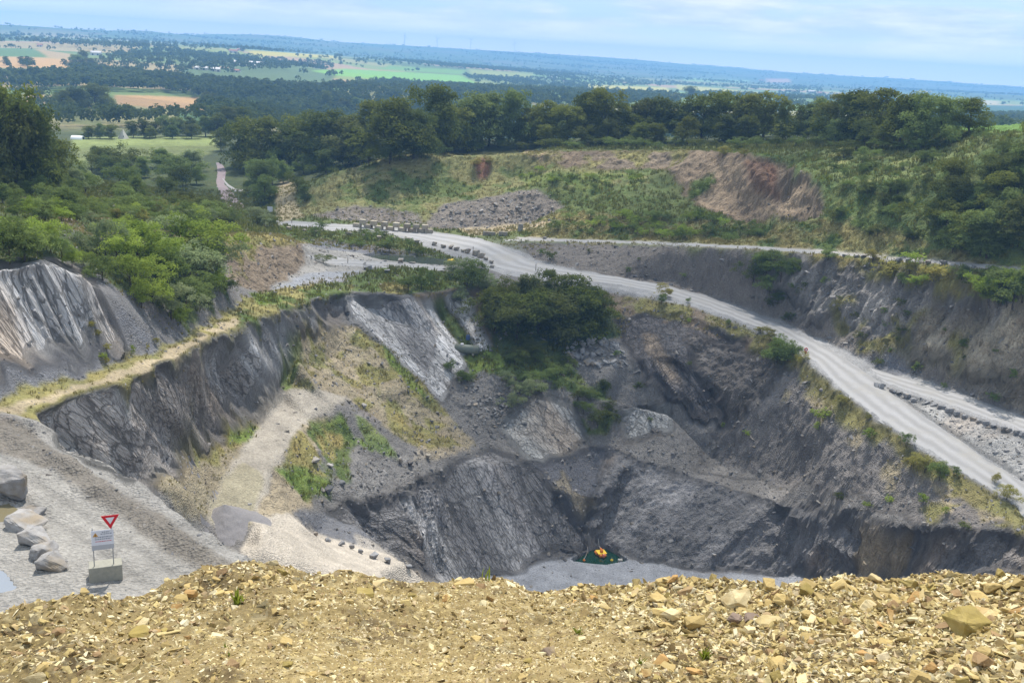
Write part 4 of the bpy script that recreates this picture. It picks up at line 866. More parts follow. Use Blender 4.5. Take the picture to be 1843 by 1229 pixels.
row([(240, 640, 22, .5), (265, 632, 16, .5), (190, 655, 16), (165, 590, 14), (175, 605, 14), (192, 630, 14), (185, 650, 18), (280, 620, 14), (110, 690, 10)], 'small', [M_bright, M_gold], 'small weed tuft below the grey scree', 'the cliff foot', 'weed tufts below the scree', 'weed', 'plant')
row(scat([(1360, 560), (1640, 655), (1843, 730), (1843, 640), (1640, 560), (1450, 480)], 22, (8, 22)), 'small', [M_mid, M_dark, M_mid], 'little shrub on the wall above the haul road', 'the road junction', 'little shrubs on the quarry wall', 'shrub', 'shrub')
row([(1150, 470, 8), (1060, 455, 10), (990, 470, 24), (975, 460, 16), (1230, 500, 12), (1130, 492, 14), (1580, 660, 18), (1650, 668, 20), (1700, 700, 14), (1790, 725, 22)], 'small', [M_mid, M_dark], 'small shrub at the bank foot by the haul road', 'the road junction', 'shrubs at the bank foot', 'shrub', 'shrub')
# trees one can tell apart in the valley
val = [(190, 204, 40), (148, 205, 42), (135, 208, 50), (118, 212, 44), (172, 205, 50), (70, 188, 24), (105, 190, 26), (240, 214, 22), (262, 216, 20), (375, 195, 28), (395, 198, 22), (138, 125, 24), (150, 122, 28), (163, 125, 18), (320, 244, 34), (300, 246, 36), (340, 245, 32), (280, 248, 28), (260, 248, 32), (240, 248, 28), (200, 250, 24), (180, 250, 25), (160, 250, 22), (370, 246, 38), (345, 250, 26), (392, 246, 40), (310, 250, 24), (270, 250, 22), (585, 205, 40, .8), (412, 240, 50), (430, 238, 44), (50, 120, 16), (12, 118, 14), (40, 118, 14), (30, 192, 24), (455, 210, 30), (470, 215, 28), (640, 205, 28), (620, 208, 30), (650, 212, 26), (1240, 180, 24), (1215, 190, 22)]
row(val, 'tree', [M_oak, M_dark, M_mid], 'dark tree standing among the valley fields', 'the tall dark trees', 'trees standing among the valley fields', 'tree', 'tree')
clock('e_plants')
# ================================================================ FAR WOODS AND HEDGES (a mass nobody could count) as leaf-clump crowns
def far_trees(name, pts, size_rel, nleaf, mat, seed):
    """pts (n,4): x, y, z, height"""
    r = np.random.default_rng(seed); n = len(pts)
    u = r.normal(size=(n, nleaf, 3)); u /= np.linalg.norm(u, axis=2, keepdims=True); u[..., 2] = np.where(u[..., 2] < -.3, -u[..., 2], u[..., 2])
    h = pts[:, 3][:, None, None]
    wv = (.75+.5*r.random(n))[:, None, None]
    p = pts[:, None, :3]+np.concatenate([u[..., :2]*h*.36*wv*(.6+.5*r.random((n, nleaf, 1))), h*(.5+.44*u[..., 2:]*(.7+.3*r.random((n, nleaf, 1))))], 2)
    nr = u+r.normal(size=u.shape)*.5; nr /= np.linalg.norm(nr, axis=2, keepdims=True)
    t = np.cross(nr, r.normal(size=u.shape)); t /= np.linalg.norm(t, axis=2, keepdims=True)+1e-9; b = np.cross(nr, t)
    s = h*size_rel*(.6+.8*r.random((n, nleaf, 1)))
    V = np.stack([p-t*s, p+b*s*.75, p+t*s, p-b*s*.75], 2).reshape(-1, 3); F = np.arange(len(V)).reshape(-1, 4)
    tint = np.clip(r.random((n, 1))*.7+.3*r.random((n, nleaf)), 0, 1).ravel()
    me = np_mesh(name, V, F, False, {'tint': ('FACE', 'FLOAT', tint)})
    return tag(link(name, me, mat), kind='stuff')
M_far = leaf_mat('far_leaves', (.060, .088, .028), (.12, .155, .05), (.1, .12, .04), 0)
def hedge_pts(d0, d1_, n, half, thr=.07, wood=.32, hh=(7, 13), sd=1):
    r = np.random.default_rng(sd)
    dd = np.sqrt(r.random(n)*(d1_**2-d0**2)+d0**2); th = r.uniform(-half, half, n)
    x, y = dd*np.sin(th), dd*np.cos(th)
    e = gsample_far(FEDGE, x, y)
    w = fbm(x*.0011, y*.0022, x*0, 3, 91)
    k = ((e < thr) & (r.random(n) < .75)) | (w > wood)
    x, y = x[k], y[k]
    return np.stack([x, y, gsample(GZ, x, y)-.5, r.uniform(*hh, len(x))], 1)
def gsample_far(A, x, y):
    fi, fj = gidx(x, y); return A[np.clip(np.round(fi).astype(int)-fi0, 0, A.shape[0]-1), np.clip(np.round(fj).astype(int), 0, NT-1)]
clear = [plan(q) for q in ([(130, 252), (420, 246), (400, 285), (130, 290)], [(200, 170), (300, 171), (368, 188), (418, 206), (330, 208), (200, 196)], [(-60, 100), (60, 104), (130, 108), (135, 122), (-60, 122)], [(330, 140), (380, 137), (530, 147), (530, 160), (420, 158)], [(560, 128), (620, 124), (830, 136), (872, 158), (760, 150), (600, 136)], [(700, 118), (840, 127), (830, 134), (680, 124)], [(450, 92), (600, 100), (605, 105), (450, 100)], [(840, 124), (960, 133), (955, 142), (850, 136)], [(1050, 152), (1200, 158), (1210, 166), (1060, 160)], [(1215, 152), (1330, 163), (1400, 170), (1320, 170), (1220, 162)], [(1378, 142), (1420, 142), (1425, 149), (1380, 149)], [(1720, 178), (1800, 182), (1795, 189), (1720, 186)], [(1760, 190), (2000, 192), (2000, 208), (1760, 206)], [(-60, 86), (130, 98), (130, 108), (-60, 100)], [(-60, 123), (130, 127), (240, 134), (180, 139), (-60, 133)], [(400, 108), (480, 105), (480, 118), (400, 116)])]
def thin(p):
    k = np.ones(len(p), bool)
    for c in clear: k &= ~inside(c, p[:, 0], p[:, 1])
    return p[k]
half = math.radians(34)
far_trees('woodland', thin(hedge_pts(620, 1700, 9000, half, .05, .30, (8, 14), 1)), .085, 60, M_far, 1)
far_trees('woodland', thin(hedge_pts(1700, 4200, 36000, half, .035, .36, (8, 14), 2)), .16, 20, M_far, 2)
far_trees('woodland', thin(hedge_pts(4200, 12000, 60000, half, .04, .30, (7, 12), 3)), .40, 6, M_far, 3)
# wooded bands and hedgerows between the fields, drawn as in the photograph
def band(poly, n, hh, sd):
    pl = plan(poly); r = np.random.default_rng(sd); out = []
    lo, hi = pl.min(0), pl.max(0)
    while len(out) < n:
        q = r.uniform(lo, hi, (n*4, 2)); q = q[inside(pl, q[:, 0], q[:, 1])]; out += list(q)
        if not len(q): break
    q = np.array(out[:n])
    return np.stack([q[:, 0], q[:, 1], gsample(GZ, q[:, 0], q[:, 1])-.4, r.uniform(*hh, len(q))], 1)
B_ = [band([(-60, 140), (200, 142), (330, 150), (560, 164), (620, 184), (420, 188), (300, 168), (-60, 160)], 1200, (9, 16), 11), band([(360, 196), (640, 185), (900, 200), (900, 225), (420, 225)], 700, (9, 15), 12),
      band([(540, 165), (700, 150), (900, 165), (1200, 175), (1230, 195), (900, 195), (620, 190)], 1500, (9, 15), 13), band([(210, 100), (400, 100), (620, 118), (600, 126), (330, 134), (150, 122)], 800, (9, 15), 14),
      band([(-60, 64), (200, 66), (600, 92), (900, 116), (860, 122), (600, 100), (300, 90), (100, 84), (-60, 82)], 800, (9, 15), 15), band([(560, 104), (900, 122), (1060, 132), (1060, 140), (860, 128), (560, 112)], 700, (9, 14), 16),
      band([(870, 140), (1060, 142), (1300, 155), (1480, 160), (1480, 166), (1200, 155), (1050, 160), (900, 158)], 900, (8, 13), 17), band([(1240, 172), (1500, 172), (1720, 190), (1720, 200), (1250, 190)], 700, (8, 14), 18),
      band([(130, 128), (240, 135), (330, 145), (340, 152), (200, 142), (130, 134)], 250, (8, 14), 19)]
far_trees('woodland', np.concatenate(B_), .12, 34, M_far, 4)
clock('f_far')
# ================================================================ ROCKS
def rock_mat(name, c1, c2, stain, scale=1.2, rand=.18, bump=.03):
    m, nt, b = nodes(name)
    tc = N(nt, 'ShaderNodeTexCoord'); oi = N(nt, 'ShaderNodeObjectInfo')
    n1_ = N(nt, 'ShaderNodeTexNoise', Scale=scale, Detail=7.0, Roughness=.7); n2_ = N(nt, 'ShaderNodeTexNoise', Scale=scale*.35, Detail=3.0)
    ge = N(nt, 'ShaderNodeNewGeometry')
    for n in (n1_, n2_): nt.links.new(ge.outputs['Position'], n.inputs['Vector'])
    c = mix(nt, ramp(nt, n1_.outputs['Fac'], .3, .7), c1, c2); c = mix(nt, ramp(nt, n2_.outputs['Fac'], .52, .68), c, stain)
    hs = N(nt, 'ShaderNodeHueSaturation'); mr = N(nt, 'ShaderNodeMapRange'); mr.inputs[3].default_value = 1-rand; mr.inputs[4].default_value = 1+rand
    nt.links.new(oi.outputs['Random'], mr.inputs[0]); nt.links.new(mr.outputs[0], hs.inputs['Value']); nt.links.new(c, hs.inputs['Color'])
    nt.links.new(hs.outputs[0], b.inputs['Base Color']); b.inputs['Roughness'].default_value = .85
    bp = N(nt, 'ShaderNodeBump', Strength=.9, Distance=bump); nt.links.new(n1_.outputs['Fac'], bp.inputs['Height']); nt.links.new(bp.outputs[0], b.inputs['Normal'])
    return m
M_slate = rock_mat('slate_boulder', (.27, .265, .265), (.17, .168, .17), (.28, .225, .165))
M_pale = rock_mat('pale_boulder', (.33, .315, .305), (.20, .185, .17), (.25, .205, .15), 2.0, .18, .07)
M_darkrock = rock_mat('dark_boulder', (.12, .12, .125), (.07, .07, .075), (.16, .13, .10))
M_conc = rock_mat('old_concrete', (.30, .27, .225), (.20, .18, .15), (.24, .18, .13), 1.5)
def hull_rock(name, seed, dims, n=16, bev=.04, rough=0):
    """convex chunk cut from scattered points, edges worn, faces broken up by noise"""
    r = random.Random(seed); bm = bmesh.new()
    for _ in range(n):
        v = Vector((r.gauss(0, 1), r.gauss(0, 1), r.gauss(0, 1))).normalized(); p = 1/3.2
        v = Vector([math.copysign(abs(c)**.42, c) for c in v])*r.uniform(.72, 1)
        bm.verts.new((v.x*dims[0]/2, v.y*dims[1]/2, v.z*dims[2]/2))
    bmesh.ops.convex_hull(bm, input=bm.verts[:])
    bmesh.ops.delete(bm, geom=[v for v in bm.verts if not v.link_faces], context='VERTS')
    bmesh.ops.dissolve_limit(bm, angle_limit=math.radians(9), verts=bm.verts[:], edges=bm.edges[:])
    if bev: bmesh.ops.bevel(bm, geom=bm.edges[:], offset=bev*min(dims), segments=1, affect='EDGES')
    if rough:
        bmesh.ops.triangulate(bm, faces=bm.faces[:]); bmesh.ops.subdivide_edges(bm, edges=bm.edges[:], cuts=3, use_grid_fill=True); bm.normal_update()
        P_ = np.array([v.co[:] for v in bm.verts]); q = fbm(P_[:, 0]*6+seed, P_[:, 1]*6, P_[:, 2]*9, 3, seed)
        for v, k in zip(bm.verts, q): v.co += v.normal*float(k)*rough*min(dims)
    bmesh.ops.recalc_face_normals(bm, faces=bm.faces[:])
    z0 = min(v.co.z for v in bm.verts)
    for v in bm.verts: v.co.z -= z0
    me = bpy.data.meshes.new(name); bm.to_mesh(me); bm.free(); return me
BOULD = [hull_rock('boulder', 500+i, (1.25, .9, .82), 13, .03, .08) for i in range(10)]
SLABR = [hull_rock('slab_rock', 520+i, (1.3, .8, .36), 17, .06, .12) for i in range(8)]
qr = random.Random(77)
def boulder(px, py, wpx, mat, label, group=None, name='boulder', lib=None, rz=None, squash=1.0, tilt=.15, sink=.12, cat='boulder'):
    p = hit(px, py); dist = (p-EYEV).length; s = wpx*dist/FPX/1.15
    me = with_mat(qr.choice(lib or BOULD), mat)
    o = link(name, me); o.location = (p.x, p.y, p.z-s*sink); o.rotation_euler = (qr.uniform(-tilt, tilt), qr.uniform(-tilt, tilt), qr.uniform(0, 6.28) if rz is None else rz); o.scale = (s, s, s*squash)
    return tag(o, label, cat, group)
def boulders(items, mat, desc, anchor, group, **kw):
    for k, (px, py, w) in enumerate(items): boulder(px, py, w, mat, f'{desc}, {ordinal(k+1)} from {anchor}', group, **kw)
# beside the sign
for (px, py, w, sq, lb, rz) in ((8, 862, 48, .9, 'broken grey boulder behind the big cube-shaped boulder by the puddle', .3), (10, 895, 66, 1.2, 'big cube-shaped grey boulder at the edge of the muddy puddle', .2), (50, 950, 72, .75, 'wide flat-topped grey boulder beside the muddy puddle', -.2), (66, 978, 56, .95, 'blocky grey boulder with a shaded face, between the wide one and the puddle track', .1), (84, 999, 52, .8, 'slanting grey boulder leaning against the rounded one near the sign', .8), (96, 1020, 54, .9, 'rounded grey boulder closest to the give-way sign', .2)):
    boulder(px, py, w, M_pale, lb, 'boulders beside the give-way sign', rz=rz, squash=sq, tilt=.08, sink=.1)
b_ = boulder(58, 922, 44, M_pale, 'flat slab of grey rock lying on the wide boulder', 'boulders beside the give-way sign', lib=SLABR, rz=-.2, tilt=.04)
# rows of boulders along the roads
boulders([(520, 414, 12), (548, 417, 8), (570, 419, 10), (628, 424, 12), (655, 427, 10), (682, 430, 10), (708, 433, 12), (734, 436, 14), (750, 438, 12), (782, 442, 12), (797, 446, 11), (813, 448, 12), (822, 451, 12), (833, 454, 9), (843, 456, 13), (858, 460, 18), (866, 464, 16), (874, 468, 10), (884, 474, 10), (886, 482, 9)], M_conc, 'brown stone block edging the haul road beside the green strip', 'the red road', 'stone blocks edging the haul road', sink=.05)
boulders([(1520, 462, 9), (1541, 463, 9), (1555, 464, 12), (1572, 466, 11), (1580, 467, 9), (1618, 471, 13), (1634, 472, 14), (1670, 475, 12), (1697, 477, 15), (1752, 482, 10)], M_slate, 'grey boulder in the row beside the bench track', 'the single rounded bush', 'boulders beside the bench track')
boulders([(1578, 696, 14), (1588, 699, 16), (1606, 705, 13), (1618, 709, 11), (1630, 714, 18), (1643, 722, 11), (1668, 727, 11), (1680, 731, 12), (1694, 736, 14), (1709, 742, 16), (1722, 747, 13), (1737, 752, 12), (1750, 756, 12), (1763, 760, 13), (1776, 764, 13), (1789, 768, 13), (1806, 773, 12), (1816, 776, 12), (1830, 780, 12), (1840, 784, 12)], M_slate, 'grey boulder in the row between the two road branches', 'the fork', 'boulders between the two road branches')
boulders([(568, 964, 10), (590, 974, 12), (614, 982, 14), (633, 988, 12), (649, 995, 13), (673, 1004, 17), (697, 1012, 16), (735, 1023, 12)], M_slate, 'grey block in the line at the edge of the sand heap', 'the ramp', 'blocks at the edge of the sand heap', squash=1.1, sink=.05)
boulder(662, 486, 17, M_slate, 'grey boulder lying on the gravel yard, farther from the rim'); boulder(696, 491, 14, M_slate, 'grey boulder lying on the gravel yard, closer to the rim')
boulder(722, 474, 17, M_pale, 'pale pyramid-shaped boulder by the little pond'); boulder(742, 474, 14, M_pale, 'pale flat boulder by the little pond', squash=.5)
boulder(740, 838, 18, M_darkrock, 'dark boulder on the bench, beside the brown one'); boulder(771, 824, 14, M_conc, 'squared brown boulder on the bench beside the dark one'); boulder(592, 884, 22, M_darkrock, 'dark boulder at the foot of the bright green grass'); boulder(614, 868, 20, M_darkrock, 'dark flat boulder above the green grass foot', squash=.6); boulder(720, 830, 14, M_pale, 'small pale boulder on the bench near the dark one')
boulder(565, 828, 26, M_pale, 'long tan slab of rock lying on the grassy bank', lib=SLABR, rz=-.9, cat='rock'); boulder(594, 838, 18, M_pale, 'short tan slab of rock on the grassy bank', lib=SLABR, rz=-.5, cat='rock'); boulder(655, 732, 12, M_pale, 'white stone on the edge of the spoil slope', cat='rock')
boulder(1284, 1000+0, 10, M_slate, 'lone grey boulder at the foot of the dark wall'); boulder(1662, 944, 10, M_pale, 'pale boulder on the bench above the tan cliff')
# blocky rockfall above the dark pit wall
fall = [(prng.uniform(1015, 1125), prng.uniform(612, 662), prng.uniform(8, 16)) for _ in range(120)]
for px, py, w in sorted(fall, key=lambda q: q[1]):
    if (px-1070)/58*(px-1070)/58+((py-640)/26)**2 < 1.15: boulder(px, py, w, M_slate, 'angular grey block in the heaped rockfall above the dark pit wall', 'blocks of the rockfall', lib=BOULD if prng.random() < .6 else SLABR, tilt=.7, sink=.2)
for px, py in [(q[0], q[1]) for q in scat([(835, 690), (910, 695), (1000, 695), (960, 720), (920, 745), (890, 775), (850, 740)], 90, (5, 9))]:
    boulder(px, py, prng.uniform(5, 10), M_slate, 'angular grey stone strewn below the tank ledge', 'stones strewn below the tank ledge', lib=SLABR, tilt=.6, name='stone', cat='stone')
for px, py, w in scat([(790, 395), (830, 372), (950, 350), (1010, 380), (950, 402), (860, 412)], 70, (4, 9)):
    boulder(px, py, w, M_pale if prng.random() < .55 else M_conc, 'pale lump of rubble on the demolition heap', 'lumps on the demolition heap', lib=SLABR+BOULD, tilt=.8, name='rubble_lump', cat='rubble')
# loose stones too many to count: one mesh
def stone_field(name, spots, mats, seed, lib_n=10, flat=(.5, .9), tilt=.5):
    """spots (n,4): x y z size"""
    r = np.random.default_rng(seed); base = []
    for i in range(lib_n):
        me = hull_rock('tmp', 900+seed*50+i, (1.25, .9, .62), 9, 0)
        V = np.array([v.co[:] for v in me.vertices]); me.calc_loop_triangles(); T = np.array([t.vertices[:] for t in me.loop_triangles]); base.append((V, T)); bpy.data.meshes.remove(me)
    pick = r.integers(0, lib_n, len(spots)); Vs, Fs, Ts, off = [], [], [], 0
    for i in range(lib_n):
        s = spots[pick == i]
        if not len(s): continue
        n = len(s); V, T = base[i]
        a, b, c = r.uniform(0, 6.28, n), r.normal(0, tilt, n), r.normal(0, tilt, n)
        def rot(ax, t):
            M = np.zeros((n, 3, 3)); i_, j_ = [k for k in range(3) if k != ax]; M[:, ax, ax] = 1; M[:, i_, i_] = np.cos(t); M[:, j_, j_] = np.cos(t); M[:, i_, j_] = -np.sin(t); M[:, j_, i_] = np.sin(t); return M
        R_ = rot(2, a) @ rot(0, b) @ rot(1, c)
        sc_ = np.stack([r.uniform(.7, 1.2, n), r.uniform(.6, 1, n), r.uniform(*flat, n)], 1)*s[:, 3:4]
        W_ = np.einsum('nij,nvj->nvi', R_, V[None]*sc_[:, None, :])+s[:, None, :3]; W_[..., 2] -= s[:, None, 3]*.18
        Vs.append(W_.reshape(-1, 3)); Fs.append((T[None]+(np.arange(n)*len(V))[:, None, None]).reshape(-1, 3)+off); off += n*len(V)
        Ts.append(np.repeat(r.random(n), len(T)))
    me = np_mesh(name, np.concatenate(Vs), np.concatenate(Fs), False, {'tint': ('FACE', 'FLOAT', np.concatenate(Ts))})
    return tag(link(name, me, mats), kind='stuff')
def tint_mat(name, cols, scale, bump, rough=.9):
    m, nt, b = nodes(name)
    at = N(nt, 'ShaderNodeAttribute', attribute_name='tint'); cr = N(nt, 'ShaderNodeValToRGB'); nt.links.new(at.outputs['Fac'], cr.inputs[0])
    els = cr.color_ramp.elements; els[0].color = (*cols[0], 1); els[1].color = (*cols[-1], 1)
    for k, c in enumerate(cols[1:-1]): e = els.new((k+1)/(len(cols)-1)); e.color = (*c, 1)
    tc = N(nt, 'ShaderNodeTexCoord'); nz = N(nt, 'ShaderNodeTexNoise', Scale=scale, Detail=6.0, Roughness=.7); nt.links.new(tc.outputs['Object'], nz.inputs['Vector'])
    mr = N(nt, 'ShaderNodeMapRange'); mr.inputs[1].default_value = .3; mr.inputs[2].default_value = .7; mr.inputs[3].default_value = .7; mr.inputs[4].default_value = 1.25; nt.links.new(nz.outputs['Fac'], mr.inputs[0])
    v = N(nt, 'ShaderNodeVectorMath', operation='SCALE'); nt.links.new(cr.outputs[0], v.inputs[0]); nt.links.new(mr.outputs[0], v.inputs['Scale']); nt.links.new(v.outputs[0], b.inputs['Base Color']); b.inputs['Roughness'].default_value = rough
    bp = N(nt, 'ShaderNodeBump', Strength=.8, Distance=bump); nt.links.new(nz.outputs['Fac'], bp.inputs['Height']); nt.links.new(bp.outputs[0], b.inputs['Normal'])
    return m
M_loose = tint_mat('loose_slate', [(.09, .09, .095), (.15, .145, .145), (.20, .19, .18), (.17, .145, .115), (.26, .25, .245)], 2.0, .05)
r_ = np.random.default_rng(5)
ni = int(np.searchsorted(rad, 300)); i40 = int(np.searchsorted(rad, 48))
def sow(A, n, seed, lo=48, hi=300, power=1.0):
    """n random ground spots with probability ~ A per unit of plan area"""
    r = np.random.default_rng(seed); a, b = int(np.searchsorted(rad, lo)), int(np.searchsorted(rad, hi))
    w = (A[a:b]**power)*(np.gradient(rad)[a:b]*rad[a:b])[:, None]; w = w.ravel(); w = w/w.sum()
    k = r.choice(len(w), n, p=w); i, j = np.divmod(k, NT); i = i+a
    i2 = np.minimum(i+1, NR-1); j2 = np.minimum(j+1, NT-1); u, v = r.random(n), r.random(n)
    def bl(G): return (G[i, j]*(1-u)+G[i2, j]*u)*(1-v)+(G[i, j2]*(1-u)+G[i2, j2]*u)*v
    return np.stack([bl(PX_), bl(PY_), bl(PZ_)], 1), i, j
p_, _, _ = sow(np.clip(STONY, 0, 2), 26000, 1)
sz = .10+.14*r_.random(len(p_))+.55*r_.random(len(p_))**9
sz *= np.clip(np.hypot(p_[:, 0], p_[:, 1])/150, .45, 1.3)
stone_field('loose_stones', np.column_stack([p_, sz*1.5]), M_loose, 2)
# ---------------------------------------------------------------- grass and weeds over the ground (nobody could count them)
def tufts(name, pts, hgt, nb, mat, seed):
    r = np.random.default_rng(seed); n = len(pts)
    a = r.uniform(0, 6.28, (n, nb)); ln = r.uniform(.1, .75, (n, nb)); h = hgt[:, None]*r.uniform(.55, 1.15, (n, nb))
    b0 = pts[:, None, :]+np.stack([r.normal(0, .35, (n, nb))*hgt[:, None], r.normal(0, .35, (n, nb))*hgt[:, None], np.zeros((n, nb))-.04], 2)
    tip = b0+np.stack([np.cos(a)*ln*h, np.sin(a)*ln*h, h], 2); w = (h*.13)[..., None]
    sd_ = np.stack([-np.sin(a), np.cos(a), a*0], 2)
    midp = b0*.45+tip*.55+np.stack([a*0, a*0, h*.08], 2)
    V = np.stack([b0-sd_*w, b0+sd_*w, midp+sd_*w*.8, tip, midp-sd_*w*.8], 2).reshape(-1, 3); F = np.arange(len(V)).reshape(-1, 5)
    t = np.clip(r.random((n, 1))*.7+.3*r.random((n, nb)), 0, 1).ravel()
    me = np_mesh(name, V, F, False, {'tint': ('FACE', 'FLOAT', t)}); return tag(link(name, me, mat), kind='stuff')
M_grass = leaf_mat('grass_blades', (.11, .135, .035), (.20, .20, .065), (.1, .1, .03), 0)
M_lush = leaf_mat('lush_blades', (.13, .175, .03), (.22, .26, .055), (.2, .22, .05), 0)
M_straw = leaf_mat('straw_blades', (.20, .18, .07), (.27, .235, .10), (.2, .16, .055), 0)
lum = COL[..., 1]/(COL[..., 0]+1e-6)
Gc = np.clip(GRASS, 0, 1.5)
for nm, cond, n, mt, hh, sd in (('lush_grass', Gc*smooth(1.35, 1.6, lum), 9000, M_lush, (.2, .5), 1), ('grass', Gc*smooth(.95, 1.2, lum)*(1-smooth(1.45, 1.6, lum)), 26000, M_grass, (.3, .8), 2), ('dry_grass', Gc*(1-smooth(.95, 1.1, lum)), 13000, M_straw, (.2, .5), 3)):
    p_, _, _ = sow(cond+1e-9, n, 40+sd, 60, 310)
    h_ = np.random.default_rng(sd).uniform(*hh, n)*np.clip(np.hypot(p_[:, 0], p_[:, 1])/160, .6, 1.15)
    tufts(nm, p_, h_, 7, mt, 60+sd)
# ================================================================ ROADS AND WATER
def road_mat(name, c1, c2, c3):
    """packed gravel: pale wheel tracks, darker loose middle and verges, patches of dust"""
    m, nt, b = nodes(name); tc = N(nt, 'ShaderNodeTexCoord'); ac = N(nt, 'ShaderNodeAttribute', attribute_name='across')
    n1_ = N(nt, 'ShaderNodeTexNoise', Scale=.16, Detail=6.0, Roughness=.65); n2_ = N(nt, 'ShaderNodeTexNoise', Scale=2.5, Detail=6.0, Roughness=.7)
    for n in (n1_, n2_): nt.links.new(tc.outputs['Object'], n.inputs['Vector'])
    w = N(nt, 'ShaderNodeMath', operation='MULTIPLY_ADD'); nt.links.new(n1_.outputs['Fac'], w.inputs[0]); w.inputs[1].default_value = .30; nt.links.new(ac.outputs['Fac'], w.inputs[2])
    sn = N(nt, 'ShaderNodeMath', operation='SINE'); k = N(nt, 'ShaderNodeMath', operation='MULTIPLY'); k.inputs[1].default_value = 19.0; nt.links.new(w.outputs[0], k.inputs[0]); nt.links.new(k.outputs[0], sn.inputs[0])
    c = mix(nt, ramp(nt, sn.outputs[0], -.9, .9), c2, c1); c = mix(nt, ramp(nt, n1_.outputs['Fac'], .5, .7), c, c3); c = mix(nt, ramp(nt, n2_.outputs['Fac'], .35, .75), c, mix(nt, .35, c, c2)); nt.links.new(c, b.inputs['Base Color'])
    b.inputs['Roughness'].default_value = .95; bp = N(nt, 'ShaderNodeBump', Strength=.8, Distance=.05); nt.links.new(n2_.outputs['Fac'], bp.inputs['Height']); nt.links.new(bp.outputs[0], b.inputs['Normal']); return m
M_road = road_mat('haul_road_gravel', (.325, .318, .316), (.245, .238, .232), (.285, .27, .245))
M_tar = simple('red_tarmac', (.235, .19, .195), (.19, .15, .155), .5, .9, .01)
M_white = simple('road_paint', (.75, .74, .72), (.6, .6, .58), 2, .8)
def sheet(name, a, b, mat, n=120, m=10, up=.10, wob=.35):
    """road surface between two edge lines (photo survey points), draped 10 cm over the formed ground"""
    A = [cast0(*q) for q in a]; B = [cast0(*q) for q in b]
    def resample(L):
        L = np.array(L); s = np.concatenate(([0], np.cumsum(np.linalg.norm(np.diff(L[:, :2], axis=0), axis=1)))); t = np.linspace(0, s[-1], n)
        return np.stack([np.interp(t, s, L[:, k]) for k in (0, 1)], 1)
    A, B = resample(A), resample(B); f = np.linspace(0, 1, m)[None, :, None]
    nv = np.stack([fbm(A[:, 0]*.25, A[:, 1]*.25, A[:, 0]*0+s_, 2, 7) for s_ in (1, 9)], 1)*wob
    dr = (B-A)/np.linalg.norm(B-A, axis=1, keepdims=True)
    nf = np.stack([fbm(A[:, 0]*1.1, A[:, 1]*1.1, A[:, 0]*0+s_, 2, 8) for s_ in (1, 9)], 1)*wob
    A, B = A+dr*(nv+nf)[:, :1]*1.4, B+dr*(nv+nf)[:, 1:]*1.4
    XY = A[:, None]*(1-f)+B[:, None]*f; x, y = XY[..., 0].ravel(), XY[..., 1].ravel()
    z = np.array([drop(p, q) for p, q in zip(x, y)]).reshape(n, m)
    z = blur(blur(z, 2, 0), 1, 1)+up; z[:, 0] -= up*1.6; z[:, -1] -= up*1.6; z[0] -= up*1.6; z[-1] -= up*1.6
    idx = np.arange(n*m).reshape(n, m); F = np.stack([idx[:-1, :-1], idx[1:, :-1], idx[1:, 1:], idx[:-1, 1:]], -1).reshape(-1, 4)
    V = np.stack([x, y, z.ravel()], 1)
    e1, e2 = V[F[0][1]]-V[F[0][0]], V[F[0][3]]-V[F[0][0]]
    if np.cross(e1, e2)[2] < 0: F = F[:, ::-1]
    return tag(link(name, np_mesh(name, V, F, True, {'across': ('POINT', 'FLOAT', np.broadcast_to(f[..., 0], (n, m)).ravel())}), mat), kind='structure')
sheet('haul_road', [(500, 398), (640, 404), (760, 415), (860, 427), (905, 443), (960, 470), (1040, 488), (1120, 499), (1200, 513), (1290, 541), (1400, 581), (1500, 631), (1550, 662), (1600, 700), (1660, 747), (1740, 801), (1843, 868), (1950, 940)],
      [(500, 405), (640, 415), (760, 431), (860, 458), (895, 482), (960, 498), (1040, 504), (1120, 513), (1200, 531), (1290, 560), (1400, 603), (1470, 655), (1520, 710), (1580, 752), (1640, 793), (1740, 855), (1825, 905), (1930, 970)], M_road, 320, 14)
sheet('upper_haul_road', [(1560, 657), (1640, 682), (1720, 706), (1843, 752), (1950, 792)], [(1588, 686), (1680, 718), (1760, 745), (1843, 777), (1950, 820)], M_road, 120, 10)
sheet('bench_track', [(905, 430), (1000, 430), (1100, 433), (1220, 438), (1340, 443), (1480, 452), (1600, 464), (1720, 472), (1800, 479)], [(905, 434), (1000, 434.5), (1100, 437.5), (1220, 442), (1340, 447), (1480, 457), (1600, 469), (1720, 478), (1800, 485)], M_road, 200, 6, .08, .2)
sheet('yard_road', [(545, 455), (600, 462), (680, 470), (760, 476), (800, 480)], [(570, 470), (620, 478), (700, 484), (760, 486), (800, 487)], M_road, 80, 8)
rd = sheet('red_road', [(388, 293), (391, 310), (388, 330), (396, 352), (410, 384)], [(396, 293), (408, 308), (404, 330), (424, 350), (443, 374)], M_tar, 70, 10, .12, .05)
sheet('road_marking', [(391.5, 295), (399, 309), (396, 330), (411, 351), (431, 378)], [(392.2, 295), (399.7, 309), (396.8, 330), (412.2, 351), (432.6, 377.6)], M_white, 70, 2, .2, 0)
sheet('side_road', [(399, 318), (410, 330), (425, 340), (440, 341)], [(399, 322), (408, 334), (423, 346), (440, 345)], M_road, 30, 5, .14, .05)
